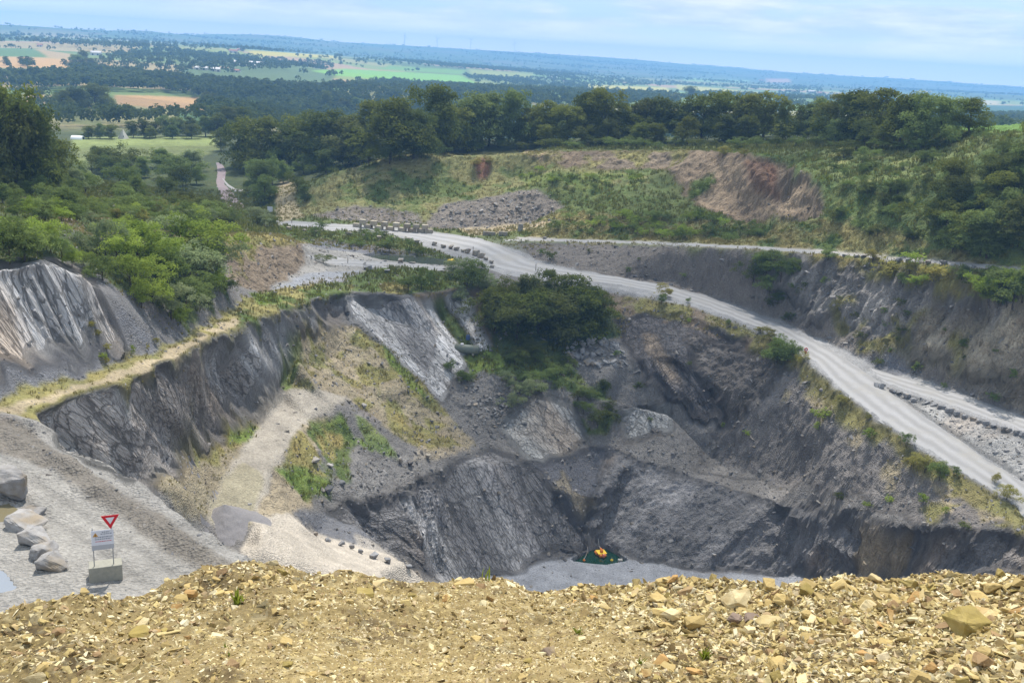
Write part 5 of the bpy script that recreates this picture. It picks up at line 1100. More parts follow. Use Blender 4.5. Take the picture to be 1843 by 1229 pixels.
def water(name, px, z, col, rough=.06):
    m, nt, b = nodes(name); b.inputs['Base Color'].default_value = (*col, 1); b.inputs['Roughness'].default_value = rough; b.inputs['Specular IOR Level'].default_value = .5
    tc = N(nt, 'ShaderNodeTexCoord'); nz = N(nt, 'ShaderNodeTexNoise', Scale=1.6, Detail=3.0); nt.links.new(tc.outputs['Object'], nz.inputs['Vector'])
    bp = N(nt, 'ShaderNodeBump', Strength=.25, Distance=.04); nt.links.new(nz.outputs['Fac'], bp.inputs['Height']); nt.links.new(bp.outputs[0], b.inputs['Normal'])
    pts = []
    for i in range(len(px)):
        a, c = px[i], px[(i+1) % len(px)]
        for t in range(6): pts.append(P(a[0]+(c[0]-a[0])*t/6, a[1]+(c[1]-a[1])*t/6, z=z))
    bm = bmesh.new(); bm.faces.new([bm.verts.new(p) for p in pts]); bmesh.ops.triangulate(bm, faces=bm.faces[:]); bmesh.ops.recalc_face_normals(bm, faces=bm.faces[:])
    if bm.faces[:][0].normal.z < 0: bmesh.ops.reverse_faces(bm, faces=bm.faces[:])
    me = bpy.data.meshes.new(name); bm.to_mesh(me); bm.free(); return tag(link(name, me, m), kind='structure')
pz = POOL_Z
def grow(px, k=1.12):
    c = np.mean(px, 0); return [tuple(c+(np.array(q)-c)*k) for q in px]
water('pit_pool_water', grow(POOL), pz, (.008, .034, .022), .03)
qz = POND_Z
water('pond_water', grow(POND), qz, (.05, .06, .05), .12)
water('puddle_water', grow(PUD1), PUD1_Z, (.17, .145, .085), .1)
water('puddle_water', grow(PUD2), PUD2_Z, (.22, .24, .27), .08)
# ================================================================ BUILT THINGS
M_concrete = simple('cast_concrete', (.33, .31, .25), (.24, .23, .19), 4, .9, .012)
M_steel = simple('galvanised_steel', (.35, .35, .36), (.28, .28, .29), 5, .45, metal=.7)
M_board = simple('white_sign_face', (.62, .62, .66), (.56, .56, .60), 2, .5)
M_back = simple('grey_sign_panel', (.40, .40, .42), (.35, .35, .37), 2, .6)
M_red = simple('red_sign_face', (.55, .015, .02), (.48, .012, .018), 3, .45)
M_text = simple('grey_lettering', (.20, .22, .26), (.24, .25, .28), 8, .7)
M_textred = simple('red_lettering', (.55, .12, .14), (.5, .1, .12), 8, .7)
M_amber = simple('amber_symbol', (.50, .27, .05), (.45, .22, .04), 6, .6)
M_black = simple('black_symbol', (.02, .02, .02), (.03, .03, .03), 6, .6)
M_orange = simple('orange_float', (.75, .24, .04), (.60, .18, .03), 2, .5)
M_yellow = simple('yellow_float', (.75, .52, .04), (.65, .42, .03), 2, .5)
M_pink = simple('pink_cap', (.75, .25, .2), (.65, .2, .16), 2, .5)
M_greypl = simple('grey_plastic', (.36, .35, .32), (.28, .27, .25), 2, .6)
# give-way sign on its concrete block
p = hit(191, 1040); sg = empty('give_way_sign', (p.x, p.y, p.z-.05), math.radians(23), 'red and white give-way triangle over a white warning board on a concrete block', 'road sign')
MB().box((0, .1, .43), (1.6, .85, .86), bev=.03).build('concrete_base', M_concrete, sg)
for x in (-.52, .40): MB().tube((x, -.12, .86), (x, -.12, 2.95), .028, n=10).build('post', M_steel, sg)
bd = MB().box((-.06, -.165, 2.44), (1.06, .025, .82), bev=.006).build('information_board', M_board, sg)
MB().box((-.06, -.163, 1.90), (1.06, .02, .26)).build('lower_panel', M_back, sg)
MB().prism([(-.52, 2.52), (-.26, 2.52), (-.39, 2.74)], -.186, -.18).build('warning_triangle', M_amber, bd); MB().prism([(-.415, 2.56), (-.365, 2.56), (-.39, 2.67)], -.190, -.187).build('warning_mark', M_black, bd)
for (x0, x1, z) in ((-.08, .26, 2.74), (-.14, .38, 2.64), (-.42, .38, 2.48), (-.42, .36, 2.37)):
    t = MB(); x = x0
    while x < x1:
        w = qr.uniform(.03, .11); t.box((min(x+w/2, x1), -.182, z), (w, .004, .05)); x += w+.025
    t.build('text_line', M_text, bd)
t = MB(); x = -.40
while x < .30: w = qr.uniform(.03, .1); t.box((x+w/2, -.182, 2.24), (w, .004, .04)); x += w+.025
t.build('text_line', M_textred, bd)
tri = lambda r, cx, cz: [(cx-r*.87, cz+r*.5), (cx, cz-r), (cx+r*.87, cz+r*.5)]
MB().tube((.38, -.12, 2.9), (.38, -.12, 3.6), .028, n=10).build('post', M_steel, sg)
yp = MB().prism(tri(.50, .34, 3.36), -.175, -.15).build('give_way_plate', M_red, sg); MB().prism(tri(.245, .34, 3.375), -.181, -.177).build('white_centre', M_board, yp)
# small red road sign on the haul road
p = hit(1449, 641); d_ = (p-EYEV).length; u = d_/FPX; rs = empty('speed_sign', p, math.atan2(-p.x, p.y)*-1, 'small round red sign on a thin post edging the haul road', 'road sign')
MB().tube((0, 0, 0), (0, 0, 15*u), .05, n=8).build('post', M_steel, rs)
dsk = MB().tube((0, -.06, 12*u), (0, -.02, 12*u), 3.4*u, n=24).build('red_disc', M_red, rs); MB().tube((0, -.075, 12*u), (0, -.062, 12*u), 1.9*u, n=20).build('white_centre', M_board, dsk)
MB().box((0, -.04, 6.6*u), (4*u, .04, 3*u), bev=.01).build('lower_plate', M_red, rs)
# marker posts
M_wood = simple('weathered_post', (.20, .17, .14), (.14, .12, .10), 4, .9)
for k, (px, py, h) in enumerate([(851, 459, 15), (626, 474, 12), (1060, 507, 12), (964, 488, 16), (1595, 478, 16), (525, 402, 8)]):
    p = hit(px, py); u = (p-EYEV).length/FPX; o = empty('marker_post', p, 0, ('thin marker post among the stone blocks at the road junction', 'thin marker post beside the yard road', 'thin marker post between haul road and dark clump', 'thin marker post where the haul road passes the dark clump', 'thin post on the bench above the rock wall', 'thin post near the red road end of the haul road')[k], 'post')
    MB().tube((0, 0, -.2), (0, 0, h*u), .07, .06, 8).build('shaft', M_wood, o); MB().tube((0, 0, h*u*.82), (0, 0, h*u), .085, n=8).build('band', M_board if k else M_wood, o)
# wall of stacked concrete blocks
bx = [(643, 409), (663, 411), (682, 413.5), (702, 415), (724, 417), (741, 418.5), (757, 419), (772, 420)]
M_block = rock_mat('concrete_block', (.38, .34, .27), (.27, .24, .19), (.24, .19, .14), 1.0, .25)
bs = [hit(*q) for q in bx]
for row_, lift in ((0, 0), (1, 1)):
    for k in range(len(bs)-row_):
        p = bs[k] if row_ == 0 else (bs[k]+bs[k+1])/2
        dv = bs[min(k+1, len(bs)-1)]-bs[max(0, k-1)]; u = (p-EYEV).length/FPX
        o = MB().box((0, 0, 4.2*u), (14*u if row_ == 0 else 11*u, 1.25, 7.6*u), bev=.06).build('concrete_block', M_block)
        o.location = (p.x, p.y, min(b.z for b in (bs[k], bs[min(k+1, len(bs)-1)]))-.1+lift*7.7*u); o.rotation_euler = (0, qr.uniform(-.02, .02), math.atan2(dv.y, dv.x)+qr.uniform(-.06, .06))
        tag(o, f'concrete block of the roadside wall, {"lower" if row_ == 0 else "upper"} course, {ordinal(k+1)} from the red road', 'concrete block', 'concrete blocks of the roadside wall')
# leftover slabs by the rubble heap
for (px, py, w, h, lb) in ((936, 417, 8, 14, 'upright white slab by the track to the rubble heap'), (880, 424, 22, 7, 'long brown concrete beam beside the track'), (905, 424, 16, 7, 'short brown concrete beam end to end with the long one'), (980, 431, 6, 5, 'small pale green box on the bench track edge')):
    p = hit(px, py); u = (p-EYEV).length/FPX; o = MB().box((0, 0, h*u/2), (w*u, .6, h*u), bev=.05).box((w*u*.1, .1, h*u*.5), (w*u*.8, .75, h*u*.72), bev=.04).build('concrete_slab', M_pale if w < 10 else M_conc); o.location = p; o.rotation_euler = (0, .05, qr.uniform(-.3, .3)); tag(o, lb, 'slab')
# pump raft and buoys on the pool
def wp(px, py): return Vector(P(px, py, z=pz))
rp = wp(1083, 1000); rf = empty('pump_raft', rp, .3, 'orange pump raft on round floats on the green pit pool', 'pump raft')
fl_ = [(-.62, .75), (0, .85), (.62, .75), (-.35, -.1), (.35, -.1)]
for x, y in fl_: MB().tube((x, y-.28, .22), (x, y+.28, .22), .30, n=16).ball((x, y-.28, .22), .30).ball((x, y+.28, .22), .30).build('float', M_orange, rf, True)
MB().box((0, .35, .55), (1.5, 1.5, .06), bev=.02).build('deck', M_yellow, rf); pm = MB().tube((0, .2, .55), (0, .2, 1.05), .26, n=16).tube((0, .2, 1.0), (0, .75, 1.0), .12).build('pump', M_orange, rf, True)
MB().tube((0, -.75, .1), (0, -.75, .7), .22, .12, 14).build('pump_head', M_pink, rf, True); MB().path([(0, .75, 1.0), (.2, 1.4, .8), (.3, 2.2, .6), (.4, 3.0, 1.6)], .07).build('hose', M_greypl, rf)
for (px, py, mt, lb, r0) in ((1101, 1009, M_yellow, 'yellow ball buoy on the green pit pool', .24), (1051, 1009, M_orange, 'pale orange box buoy on the green pit pool', .22)):
    q = wp(px, py); o = empty('buoy', q, 0, lb, 'buoy', 'buoys on the pit pool'); MB().ball((0, 0, r0*.5), r0, (1, 1, .9), 16).build('float', mt, o, True); MB().tube((0, 0, r0), (0, 0, r0*2.4), .03).tube((-.1, 0, r0*2.2), (.1, 0, r0*2.2), .03).build('ring_post', M_steel, o)
q = wp(1116, 1012); o = empty('floating_tank', q, .1, 'grey ribbed plastic tank at the shore of the pit pool', 'tank'); MB().box((0, 0, .28), (.75, .6, .6), bev=.08).build('body', M_greypl, o); t = MB()
for k in (-1, 0, 1): t.box((k*.22, 0, .28), (.05, .66, .64), bev=.01)
t.build('rib', M_conc, o)
hp = [hit(1052, 978), hit(1057, 985), hit(1058, 992)]+[wp(1055, 1000), wp(1051, 1008)]
MB().path([(v.x, v.y, v.z+.15) for v in hp], .06).build('water_hose', M_pale); tag(bpy.data.objects['water_hose'], 'pale hose running down the rock into the pit pool', 'hose')
# yellow float by the pond, old tank and drum on the ledge
p = Vector(P(812, 473, z=qz)); u = (p-EYEV).length/FPX; o = empty('float_pump', p, .3, 'yellow twin float pump at the edge of the little pond', 'pump')
for x, y in ((-3.4*u, 0), (3.6*u, .6)): MB().ball((x, y, 3*u), 3.7*u, (1.15, .8, .95), 16).build('float', M_yellow, o, True)
MB().box((0, .2, 4.2*u), (6*u, .5, 2.2*u), bev=.08).build('bridge', M_yellow, o)
M_tank = simple('painted_tank', (.10, .135, .115), (.19, .185, .15), 1.2, .6); M_blue = simple('blue_drum', (.08, .13, .28), (.06, .1, .22), 2, .5)
p = hit(840, 637); u = (p-EYEV).length/FPX; o = empty('storage_tank', p, -.1, 'old grey-green cylindrical tank lying on the grassy ledge', 'tank'); L = 20*u; R_ = 8.2*u
MB().tube((-L, 0, R_*1.1), (L, 0, R_*1.1), R_, n=28).ball((-L, 0, R_*1.1), R_*.99, (.35, 1, 1), 24).ball((L, 0, R_*1.1), R_*.99, (.35, 1, 1), 24).build('shell', M_tank, o, True)
MB().tube((-L*.45, 0, R_*2), (-L*.45, 0, R_*2.3), 3*u, n=14).build('manhole', M_board, o)
for x in (-L*.6, L*.6): MB().box((x, 0, R_*.25), (.35, R_*1.6, R_*.6), bev=.03).build('cradle', M_concrete, o)
p = hit(842, 611); u = (p-EYEV).length/FPX; o = empty('drum', p, 0, 'blue drum standing behind the old grey-green tank', 'drum'); MB().tube((0, 0, 0), (0, 0, 8*u), 3.6*u, n=20).build('body', M_blue, o, False); MB().tube((0, 0, 2.4*u), (0, 0, 2.9*u), 3.8*u, n=20).tube((0, 0, 5.3*u), (0, 0, 5.8*u), 3.8*u, n=20).build('hoop', M_blue, o)
# gravel cone on the ramp and white notice near the entrance
p = Vector(cast0(404, 930, int(np.searchsorted(rad, 76)))); p.z = drop(p.x, p.y); u = (p-EYEV).length/FPX
bm = bmesh.new(); n = 48; rg = 40; rw = []; cx, cy = p.x, p.y+4*u
for i in range(rg+1):
    f = i/rg; ring = []
    for a in np.linspace(0, 2*PI, n, endpoint=False):
        x, y = cx+math.cos(a)*f*74*u*(1+.07*math.sin(a*3)), cy+math.sin(a)*f*74*u*(1+.06*math.cos(a*5))
        g = drop(x, y); ring.append(bm.verts.new((x, y, max(g-.05, p.z-.1+22*u-f*74*u*.56+.07*float(vnoise(np.array(x*2.1), np.array(y*2.1), np.array(1.), 5))))))
    rw.append(ring)
for i in range(rg):
    for j in range(n): bm.faces.new((rw[i][j], rw[i+1][j], rw[i+1][(j+1) % n], rw[i][(j+1) % n]))
M_cone = simple('dark_chippings', (.25, .235, .235), (.19, .18, .18), 6, .95, .08, bscale=14)
o = MB(); o.bm.free(); o.bm = bm; o = o.build('gravel_heap', M_cone); tag(o, 'small dark cone of chippings dumped at the foot of the ramp', 'gravel heap')
p = hit(486, 384); u = (p-EYEV).length/FPX; o = empty('notice_board', p, .2, 'small white notice board beside the quarry entrance', 'sign'); MB().box((0, 0, 7*u), (9*u, .06, 9*u), bev=.02).build('panel', M_board, o)
for x in (-3.4*u, 3.4*u): MB().tube((x, .06, 0), (x, .06, 11*u), .05, n=8).build('post', M_wood, o)
# ================================================================ FARM BUILDINGS, VALLEY THINGS, WIND TURBINES
M_roofw = simple('pale_sheet_roof', (.62, .58, .55), (.5, .46, .44), .1, .6); M_roofr = simple('red_tile_roof', (.40, .17, .11), (.32, .13, .09), .3, .85); M_wallw = simple('rendered_wall', (.60, .56, .50), (.5, .47, .42), .2, .85); M_dark = M_oak if False else None
M_opening = simple('dark_opening', (.03, .03, .035), (.04, .04, .04), 1, .6)
def building(px, py, wpx, hpx, dm, rz, roof, label, cat='building', group=None, name='barn'):
    q = cast0(px, py); u = float(np.linalg.norm(q-np.array((0, 0, EYE))))/FPX; w, h = wpx*u, hpx*u
    e = empty(name, (q[0], q[1], q[2]-.5), rz, label, cat, group)
    MB().box((0, 0, h*.32), (w, dm, h*.64+1)).build('wall', M_wallw, e)
    MB().prism([(-dm*.56, h*.6), (dm*.56, h*.6), (0, h*1.05)], -w*.51, w*.51).build('roof', roof, e).rotation_euler = (0, 0, PI/2)
    for x in (-w*.25, w*.25): MB().box((x, -dm*.5-.06, h*.26), (w*.16, .1, h*.36)).build('door', M_opening, e)
    return e
farm = 'farm buildings on the hillside'
for a in ((440, 116, 64, 6, 16, .05, M_roofw, 'long pale-roofed barn below the yellow field'), (450, 120, 34, 4, 12, .05, M_roofw, 'low white shed in front of the long barn'), (463, 111, 16, 6, 14, .2, M_roofr, 'red-roofed shed at the end of the long barn'), (420, 96, 14, 6, 10, .1, M_wallw and M_roofr, 'red-roofed farmhouse above the long barn'), (433, 92, 12, 4, 9, .0, M_roofr, 'low red-roofed outbuilding beside the hilltop farmhouse'), (362, 126, 22, 6, 12, .1, M_roofw, 'white-roofed shed among the trees beside the green field'), (388, 129, 16, 7, 12, .3, M_roofw, 'tall white shed between the trees beside the green field'), (424, 130, 14, 5, 10, -.1, M_roofr, 'brick farm shed beyond the green field'), (173, 100, 16, 7, 10, .1, M_roofw, 'pale house on the hedge line above the tan field'), (72, 84, 8, 4, 8, .1, M_roofr, 'tiny house on the wooded hilltop'), (1018, 148, 8, 3, 10, .1, M_roofr, 'little farmhouse beyond the tree belt, the western one'), (1370, 147, 9, 3, 12, 0, M_roofr, 'reddish farm roof out on the plain'), (995, 141, 14, 3, 14, .1, M_roofw, 'pale barn beyond the tree belt near the yellow field'), (1460, 168, 14, 5, 14, .3, M_wallw and M_roofw, 'pale house at the village behind the belt, westernmost'), (1478, 171, 12, 5, 12, -.2, M_roofr, 'red-roofed house at the village behind the belt')):
    building(*a, group=farm)
q = hit(140, 251); u = (q-EYEV).length/FPX; e = empty('polytunnel', q, .05, 'low white plastic tunnel at the far edge of the meadow', 'tunnel'); t = MB()
t.prism([(math.cos(a)*2.2, math.sin(a)*6*u) for a in np.linspace(0, PI, 12)], -9*u, 9*u); M_poly = simple('white_film', (.72, .73, .72), (.62, .64, .62), .5, .5); t.build('cover', M_poly, e).rotation_euler = (0, 0, PI/2); MB().box((9*u, 0, 2*u), (.15, 1.6, 4*u)).build('door', M_opening, e)
q = hit(222, 250); u = (q-EYEV).length/FPX; e = empty('tent', q, .4, 'grey pyramid tent standing at the far edge of the meadow', 'tent'); t = MB(); t.tube((0, 0, 0), (0, 0, 16*u), 9*u, .05, 4); t.build('canvas', M_wallw, e); MB().tube((0, 0, 15*u), (0, 0, 18*u), .08).build('pole', M_wood, e); MB().prism([(-1.5*u, 0), (1.5*u, 0), (0, 7*u)], -7*u, -6.2*u).build('door_flap', M_opening, e)
M_turb = simple('white_turbine', (.8, .8, .8), (.75, .75, .75), .1, .5)
for k, (px, py, ph, rot) in enumerate(((728, 79, 14, .2), (787, 83, 13, 1.3), (847, 86, 14, .9), (926, 92, 14, 1.9))):
    q = P(px, py+1, D=8300); u = math.hypot(q[0], q[1])/FPX; zb = float(gsample(GZ, q[0], q[1])); h = max(30, EYE-q[2]+q[2]-zb) if False else ph*u
    e = empty('wind_turbine', (q[0], q[1], min(zb, q[2])), 0, 'white three-bladed wind turbine on the blue ridge, '+ordinal(k+1)+' from the hilltop farm', 'wind turbine', 'wind turbines on the ridge')
    h += q[2]-min(zb, q[2])
    MB().tube((0, 0, 0), (0, 0, h*.98), 2.6, 1.6, 12).build('tower', M_turb, e); MB().box((0, 0, h), (4, 9, 4), bev=.8).build('nacelle', M_turb, e)
    for j in range(3):
        a = rot+j*2*PI/3; dx, dz = math.sin(a), math.cos(a); MB().tube((dx*1.5, -5.5, h+dz*1.5), (dx*7*u, -5.5, h+dz*7*u), 2.0, .7, 8).build('blade', M_turb, e)
    MB().ball((0, -5.5, h), 2.2).build('hub', M_turb, e)
clock('g_things')
# ================================================================ YELLOW RUBBLE MOUND UNDER THE CAMERA
crest = [(-300, 1190), (-120, 1140), (0, 1105), (60, 1082), (150, 1068), (200, 1078), (250, 1074), (300, 1052), (370, 1024), (440, 1010), (500, 1018), (560, 1036), (610, 1028), (650, 1030), (720, 1044), (800, 1048), (870, 1038), (920, 1046), (965, 1072), (1000, 1062), (1040, 1054), (1130, 1050), (1200, 1040), (1300, 1036), (1400, 1054), (1480, 1042), (1540, 1034), (1600, 1044), (1700, 1030), (1780, 1034), (1843, 1032), (1960, 1040), (2150, 1070)]
ca = np.array([az(*q) for q in crest])       # azimuth, slope of the crest line
MT = np.linspace(math.radians(-36), math.radians(36), 760)
dcr = 8.3+.5*np.sin(MT*6+1)+.35*np.sin(MT*17)
zcr = np.interp(MT, ca[:, 0], ca[:, 1])*dcr
tt = np.concatenate([np.linspace(0, 1, 300), 1+np.linspace(.004, .9, 110)**1.3])
Tm, Um = np.meshgrid(MT, tt)
d0 = 3.2; z0 = -2.75
Dm = np.where(Um <= 1, d0+(dcr[None]-d0)*Um, dcr[None]+(Um-1)*7)
zsm = np.interp(MT, MT[::40], np.convolve(np.pad(zcr, 90, mode='edge'), np.ones(181)/181, 'valid')[::40]); lin = z0+(zsm[None]-z0)*Um+(zcr-zsm)[None]*np.clip((Um-.45)/.55, 0, 1)**2
Zm = np.where(Um <= 1, lin-.22*np.sin(np.clip(Um, 0, 1)*PI)**1*(1), zcr[None]-(Um-1)*7*.85)
Xm, Ym = Dm*np.sin(Tm), Dm*np.cos(Tm)
soft = 1-np.exp(-((Um-1)/.06)**2)*.75
Zm = Zm+soft*(.16*fbm(Xm*.7, Ym*.7, Xm*0, 3, 201)+.05*fbm(Xm*2.6, Ym*2.6, Xm*0, 2, 202))+.028*fbm(Xm*8, Ym*8, Xm*0, 2, 203)+.012*fbm(Xm*24, Ym*24, Xm*0, 2, 204)
fine = smooth(-.05, .35, fbm(Xm*.42+4, Ym*.55, Xm*0, 3, 207))       # patches of fine worn shale with fewer big stones
c0, c1, c2 = np.array((.25, .185, .08)), np.array((.105, .072, .032)), np.array((.47, .38, .20))
nA = fbm(Xm*3, Ym*3, Xm*0, 3, 205)[..., None]; nB = fbm(Xm*14, Ym*14, Xm*0, 2, 206)[..., None]
mc = c0*(1+.15*nA)+(c1-c0)*smooth(.1, .6, -nA+nB*.5)*.8+(c2-c0)*smooth(.15, .6, nB)*.7
mc = mc*(1-.25*(1-fine[..., None]))
n0, n1_m = Xm.shape
idx = np.arange(n0*n1_m).reshape(n0, n1_m); F = np.stack([idx[:-1, :-1], idx[:-1, 1:], idx[1:, 1:], idx[1:, :-1]], -1).reshape(-1, 4)
me = np_mesh('rubble_mound_ground', np.stack([Xm, Ym, Zm+EYE], -1).reshape(-1, 3), F, False, {'albedo': ('POINT', 'FLOAT_COLOR', np.clip(mc, .02, .8).reshape(-1, 3))})
M_md, nt, b = nodes('yellow_shale')
tc = N(nt, 'ShaderNodeTexCoord'); at = N(nt, 'ShaderNodeAttribute', attribute_name='albedo'); nz = N(nt, 'ShaderNodeTexNoise', Scale=38.0, Detail=6.0, Roughness=.75); vz = N(nt, 'ShaderNodeTexVoronoi', Scale=30.0)
nt.links.new(tc.outputs['Object'], nz.inputs['Vector']); nt.links.new(tc.outputs['Object'], vz.inputs['Vector'])
mr = N(nt, 'ShaderNodeMapRange'); mr.inputs[1].default_value = .3; mr.inputs[2].default_value = .7; mr.inputs[3].default_value = .6; mr.inputs[4].default_value = 1.35; nt.links.new(nz.outputs['Fac'], mr.inputs[0])
v = N(nt, 'ShaderNodeVectorMath', operation='SCALE'); nt.links.new(at.outputs['Color'], v.inputs[0]); nt.links.new(mr.outputs[0], v.inputs['Scale']); nt.links.new(v.outputs[0], b.inputs['Base Color']); b.inputs['Roughness'].default_value = .9
bp = N(nt, 'ShaderNodeBump', Strength=1.0, Distance=.012); nt.links.new(vz.outputs['Color'], bp.inputs['Height']); nt.links.new(bp.outputs[0], b.inputs['Normal'])
mound = tag(link('rubble_mound_ground', me, M_md), kind='structure')
bpy.context.view_layer.update()
def mhit(px, py):
    ok, p, n, _ = mound.ray_cast(EYEV, Vector(ray(px, py)).normalized())
    return p.copy() if ok else None
# chips and shards that nobody could count
M_chip = tint_mat('yellow_chips', [(.15, .10, .045), (.29, .21, .085), (.41, .31, .125), (.50, .40, .19), (.66, .58, .38), (.30, .195, .095)], 30, .006)
rm = np.random.default_rng(9)
def msow(n, seed, wfun):
    r = np.random.default_rng(seed); w = (np.gradient(tt)[:, None]*Dm*(dcr[None]-d0)*wfun)*(Um < 1.18)*(np.abs(Tm) < math.radians(33)); w = w.ravel()/w.sum()
    k = r.choice(len(w), n, p=w); i, j = np.divmod(k, n1_m); i2, j2 = np.minimum(i+1, n0-1), np.minimum(j+1, n1_m-1); u, v_ = r.random(n), r.random(n)
    bl = lambda G: (G[i, j]*(1-u)+G[i2, j]*u)*(1-v_)+(G[i, j2]*(1-u)+G[i2, j2]*u)*v_
    return np.stack([bl(Xm), bl(Ym), bl(Zm)+EYE], 1)
q = msow(36000, 1, .5+fine); stone_field('shale_chips', np.column_stack([q, .014+.020*rm.random(len(q))]), M_chip, 3, 8, (.3, .7), .5)
coarse = (1-.75*fine)*(.5+.7*smooth(.55, .95, Um)+.6*smooth(.0, .35, Tm))
q = msow(36000, 2, .12+coarse*(.6+1.0*smooth(.02, .30, Tm))); stone_field('shale_gravel', np.column_stack([q, .030+.055*rm.random(len(q))**1.6]), M_chip, 4, 14, (.22, .7), .75)
q = msow(8500, 3, .06+coarse**1.6*(.5+1.3*smooth(.02, .30, Tm))); stone_field('shale_stones', np.column_stack([q, .065+.085*rm.random(len(q))**1.8]), M_chip, 5, 16, (.2, .6), .75)
# larger stones one can tell apart
def ymat(n, a, b_, s): return rock_mat(n, a, b_, s, 9, .22, .014)
M_y1 = ymat('yellow_rock', (.46, .34, .14), (.33, .235, .09), (.52, .42, .22)); M_y2 = ymat('pale_yellow_rock', (.60, .50, .30), (.46, .36, .18), (.40, .28, .12)); M_y3 = ymat('brown_rock', (.30, .19, .09), (.20, .13, .065), (.36, .25, .12)); M_y4 = ymat('purple_rock', (.25, .185, .14), (.18, .13, .10), (.33, .25, .14)); M_y5 = ymat('orange_rock', (.40, .235, .085), (.30, .18, .065), (.46, .33, .14)); M_y6 = ymat('olive_rock', (.30, .225, .065), (.20, .15, .05), (.38, .29, .11))
YR = [hull_rock('shale_rock', 700+i, (1.2, .88, .56), 13, .025, .07) for i in range(12)]; YS = [hull_rock('shale_slab', 720+i, (1.25, .72, .28), 13, .04, .05) for i in range(10)]
YR.sort(key=lambda m: -max(v.co.z for v in m.vertices))
def yrock(px, py, w, mat, label, group=None, lib=None, rot=None, sq=1.0, sink=.2):
    p = mhit(px, py)
    if p is None: return
    s = w*(p-EYEV).length/FPX/1.1; o = link('rock', with_mat(qr.choice(lib or YR), mat)); o.location = (p.x, p.y, p.z-s*sink); o.rotation_euler = rot or (qr.uniform(-.5, .5), qr.uniform(-.5, .5), qr.uniform(0, 6.28)); o.scale = (s, s, s*sq)
    return tag(o, label, 'rock', group)
for a in ((1330, 1084, 62, M_y2, 'large pale angular rock with a flat bright top near the mound crest', None, YR[1:2], (.25, .1, .3), 1.1), (1745, 1128, 98, M_y6, 'biggest olive-yellow layered rock half buried in the rubble', None, YR[:1], (.2, .25, .2), 1.0), (1322, 1113, 34, M_y4, 'purple-brown rock beside its twin below the large pale rock', None, YR, (.2, .1, 1.0), 1), (1350, 1112, 38, M_y4, 'wider purple-brown rock under the large pale rock', None, YR, (.1, .3, .2), .9), (1541, 1034, 32, M_y1, 'upright layered yellow rock standing on the mound crest', None, YR, (.1, -.3, .3), 1.3), (1573, 1046, 30, M_y2, 'pointed pale rock on the crest beside the upright one', None, YR, (.3, .4, .4), 1.4), (1397, 1120, 66, M_y1, 'long flat yellow slab with a dark end', None, YS, (.05, .1, .15), 1.4), (1556, 1090, 46, M_y1, 'striped yellow rock in the middle of the coarse rubble', None, YR, (.4, -.3, .5), .9), (1640, 1078, 56, M_y5, 'brownish-orange rock lying against a grey one', None, YR, (.2, .1, .4), .8), (1615, 1092, 30, M_y3, 'greyish-brown rock leaning on the orange-brown one', None, YR, None, 1.1), (1210, 1088, 28, M_y5, 'bright orange rock near the mound crest', None, YR, None, .9), (985, 1175, 34, M_y4, 'tall greyish rock in the brown streak of rubble', None, YR, (.6, .2, .8), 1.4), (655, 1066, 38, M_y6, 'dark olive rock lying on the smooth shale', None, YR, (.3, .1, .2), .9), (835, 1050, 40, M_y1, 'broad yellow rock on the crest by the grass stems', None, YR, (.1, .1, .3), .8), (682, 1048, 34, M_y2, 'pair-like pale slab on the crest', None, YS, (.7, .2, .7), 1.2), (1490, 1120, 34, M_y3, 'narrow brown slab standing on edge in the rubble', None, YS, (1.2, .2, 1.3), 1), (1160, 1075, 40, M_y2, 'flat white-yellow slab near the orange rock', None, YS, None, 1), (1840, 1050, 32, M_y1, 'yellow rock on the crest at the picture edge', None, YR, None, 1), (1395, 1200, 44, M_y1, 'pyramid-shaped yellow rock low on the slope', None, YR, (.2, .3, .6), 1.3), (258, 1138, 52, M_y6, 'rounded olive slab at the brow of the slope', None, YR, (.1, .1, .2), .7), (106, 1140, 26, M_y3, 'brown pointed rock on the gravelly slope', None, YR, None, 1.1), (58, 1222, 36, M_y2, 'pinkish-white banded stone low on the slope', None, YR, (.3, .2, .3), 1.2), (420, 1195, 24, M_y3, 'dark brown stone low in the smooth shale', None, YR, None, 1), (1235, 1065, 30, M_y3, 'brown rock behind the large pale rock', None, YR, None, 1), (1460, 1065, 44, M_y6, 'olive slab-sided rock under the upright crest rock', None, YR, None, .9), (520, 1196, 22, M_y6, 'olive pebble-like stone in the smooth shale', None, YR, None, 1), (880, 1110, 34, M_y2, 'light stone in the central rubble streak', None, YS, None, 1)):
    yrock(*a)
cand = []
while len(cand) < 255:
    px, py = prng.uniform(-20, 1860), prng.uniform(1015, 1229)
    wgt = .25+.75*(px > 1150)+.5*(py < 1090)-.45*(560 < px < 800)-.35*(1000 < px < 1140 and py > 1110)
    if prng.random() > wgt: continue
    p = mhit(px, py)
    if p is None or p.y < 3.5 and False: continue
    cand.append((px, py))
for px, py in cand:
    big_ = px > 1150
    yrock(px, py, prng.uniform(17, 36)*(1.1 if big_ else .75), prng.choice([M_y1, M_y1, M_y2, M_y1, M_y3, M_y6, M_y1, M_y1, M_y2, M_y5]), 'medium yellow shale rock lying loose in the rubble mound', 'loose shale rocks of the rubble mound', YR if prng.random() < .5 else YS, None, prng.uniform(.8, 1.2), .15)
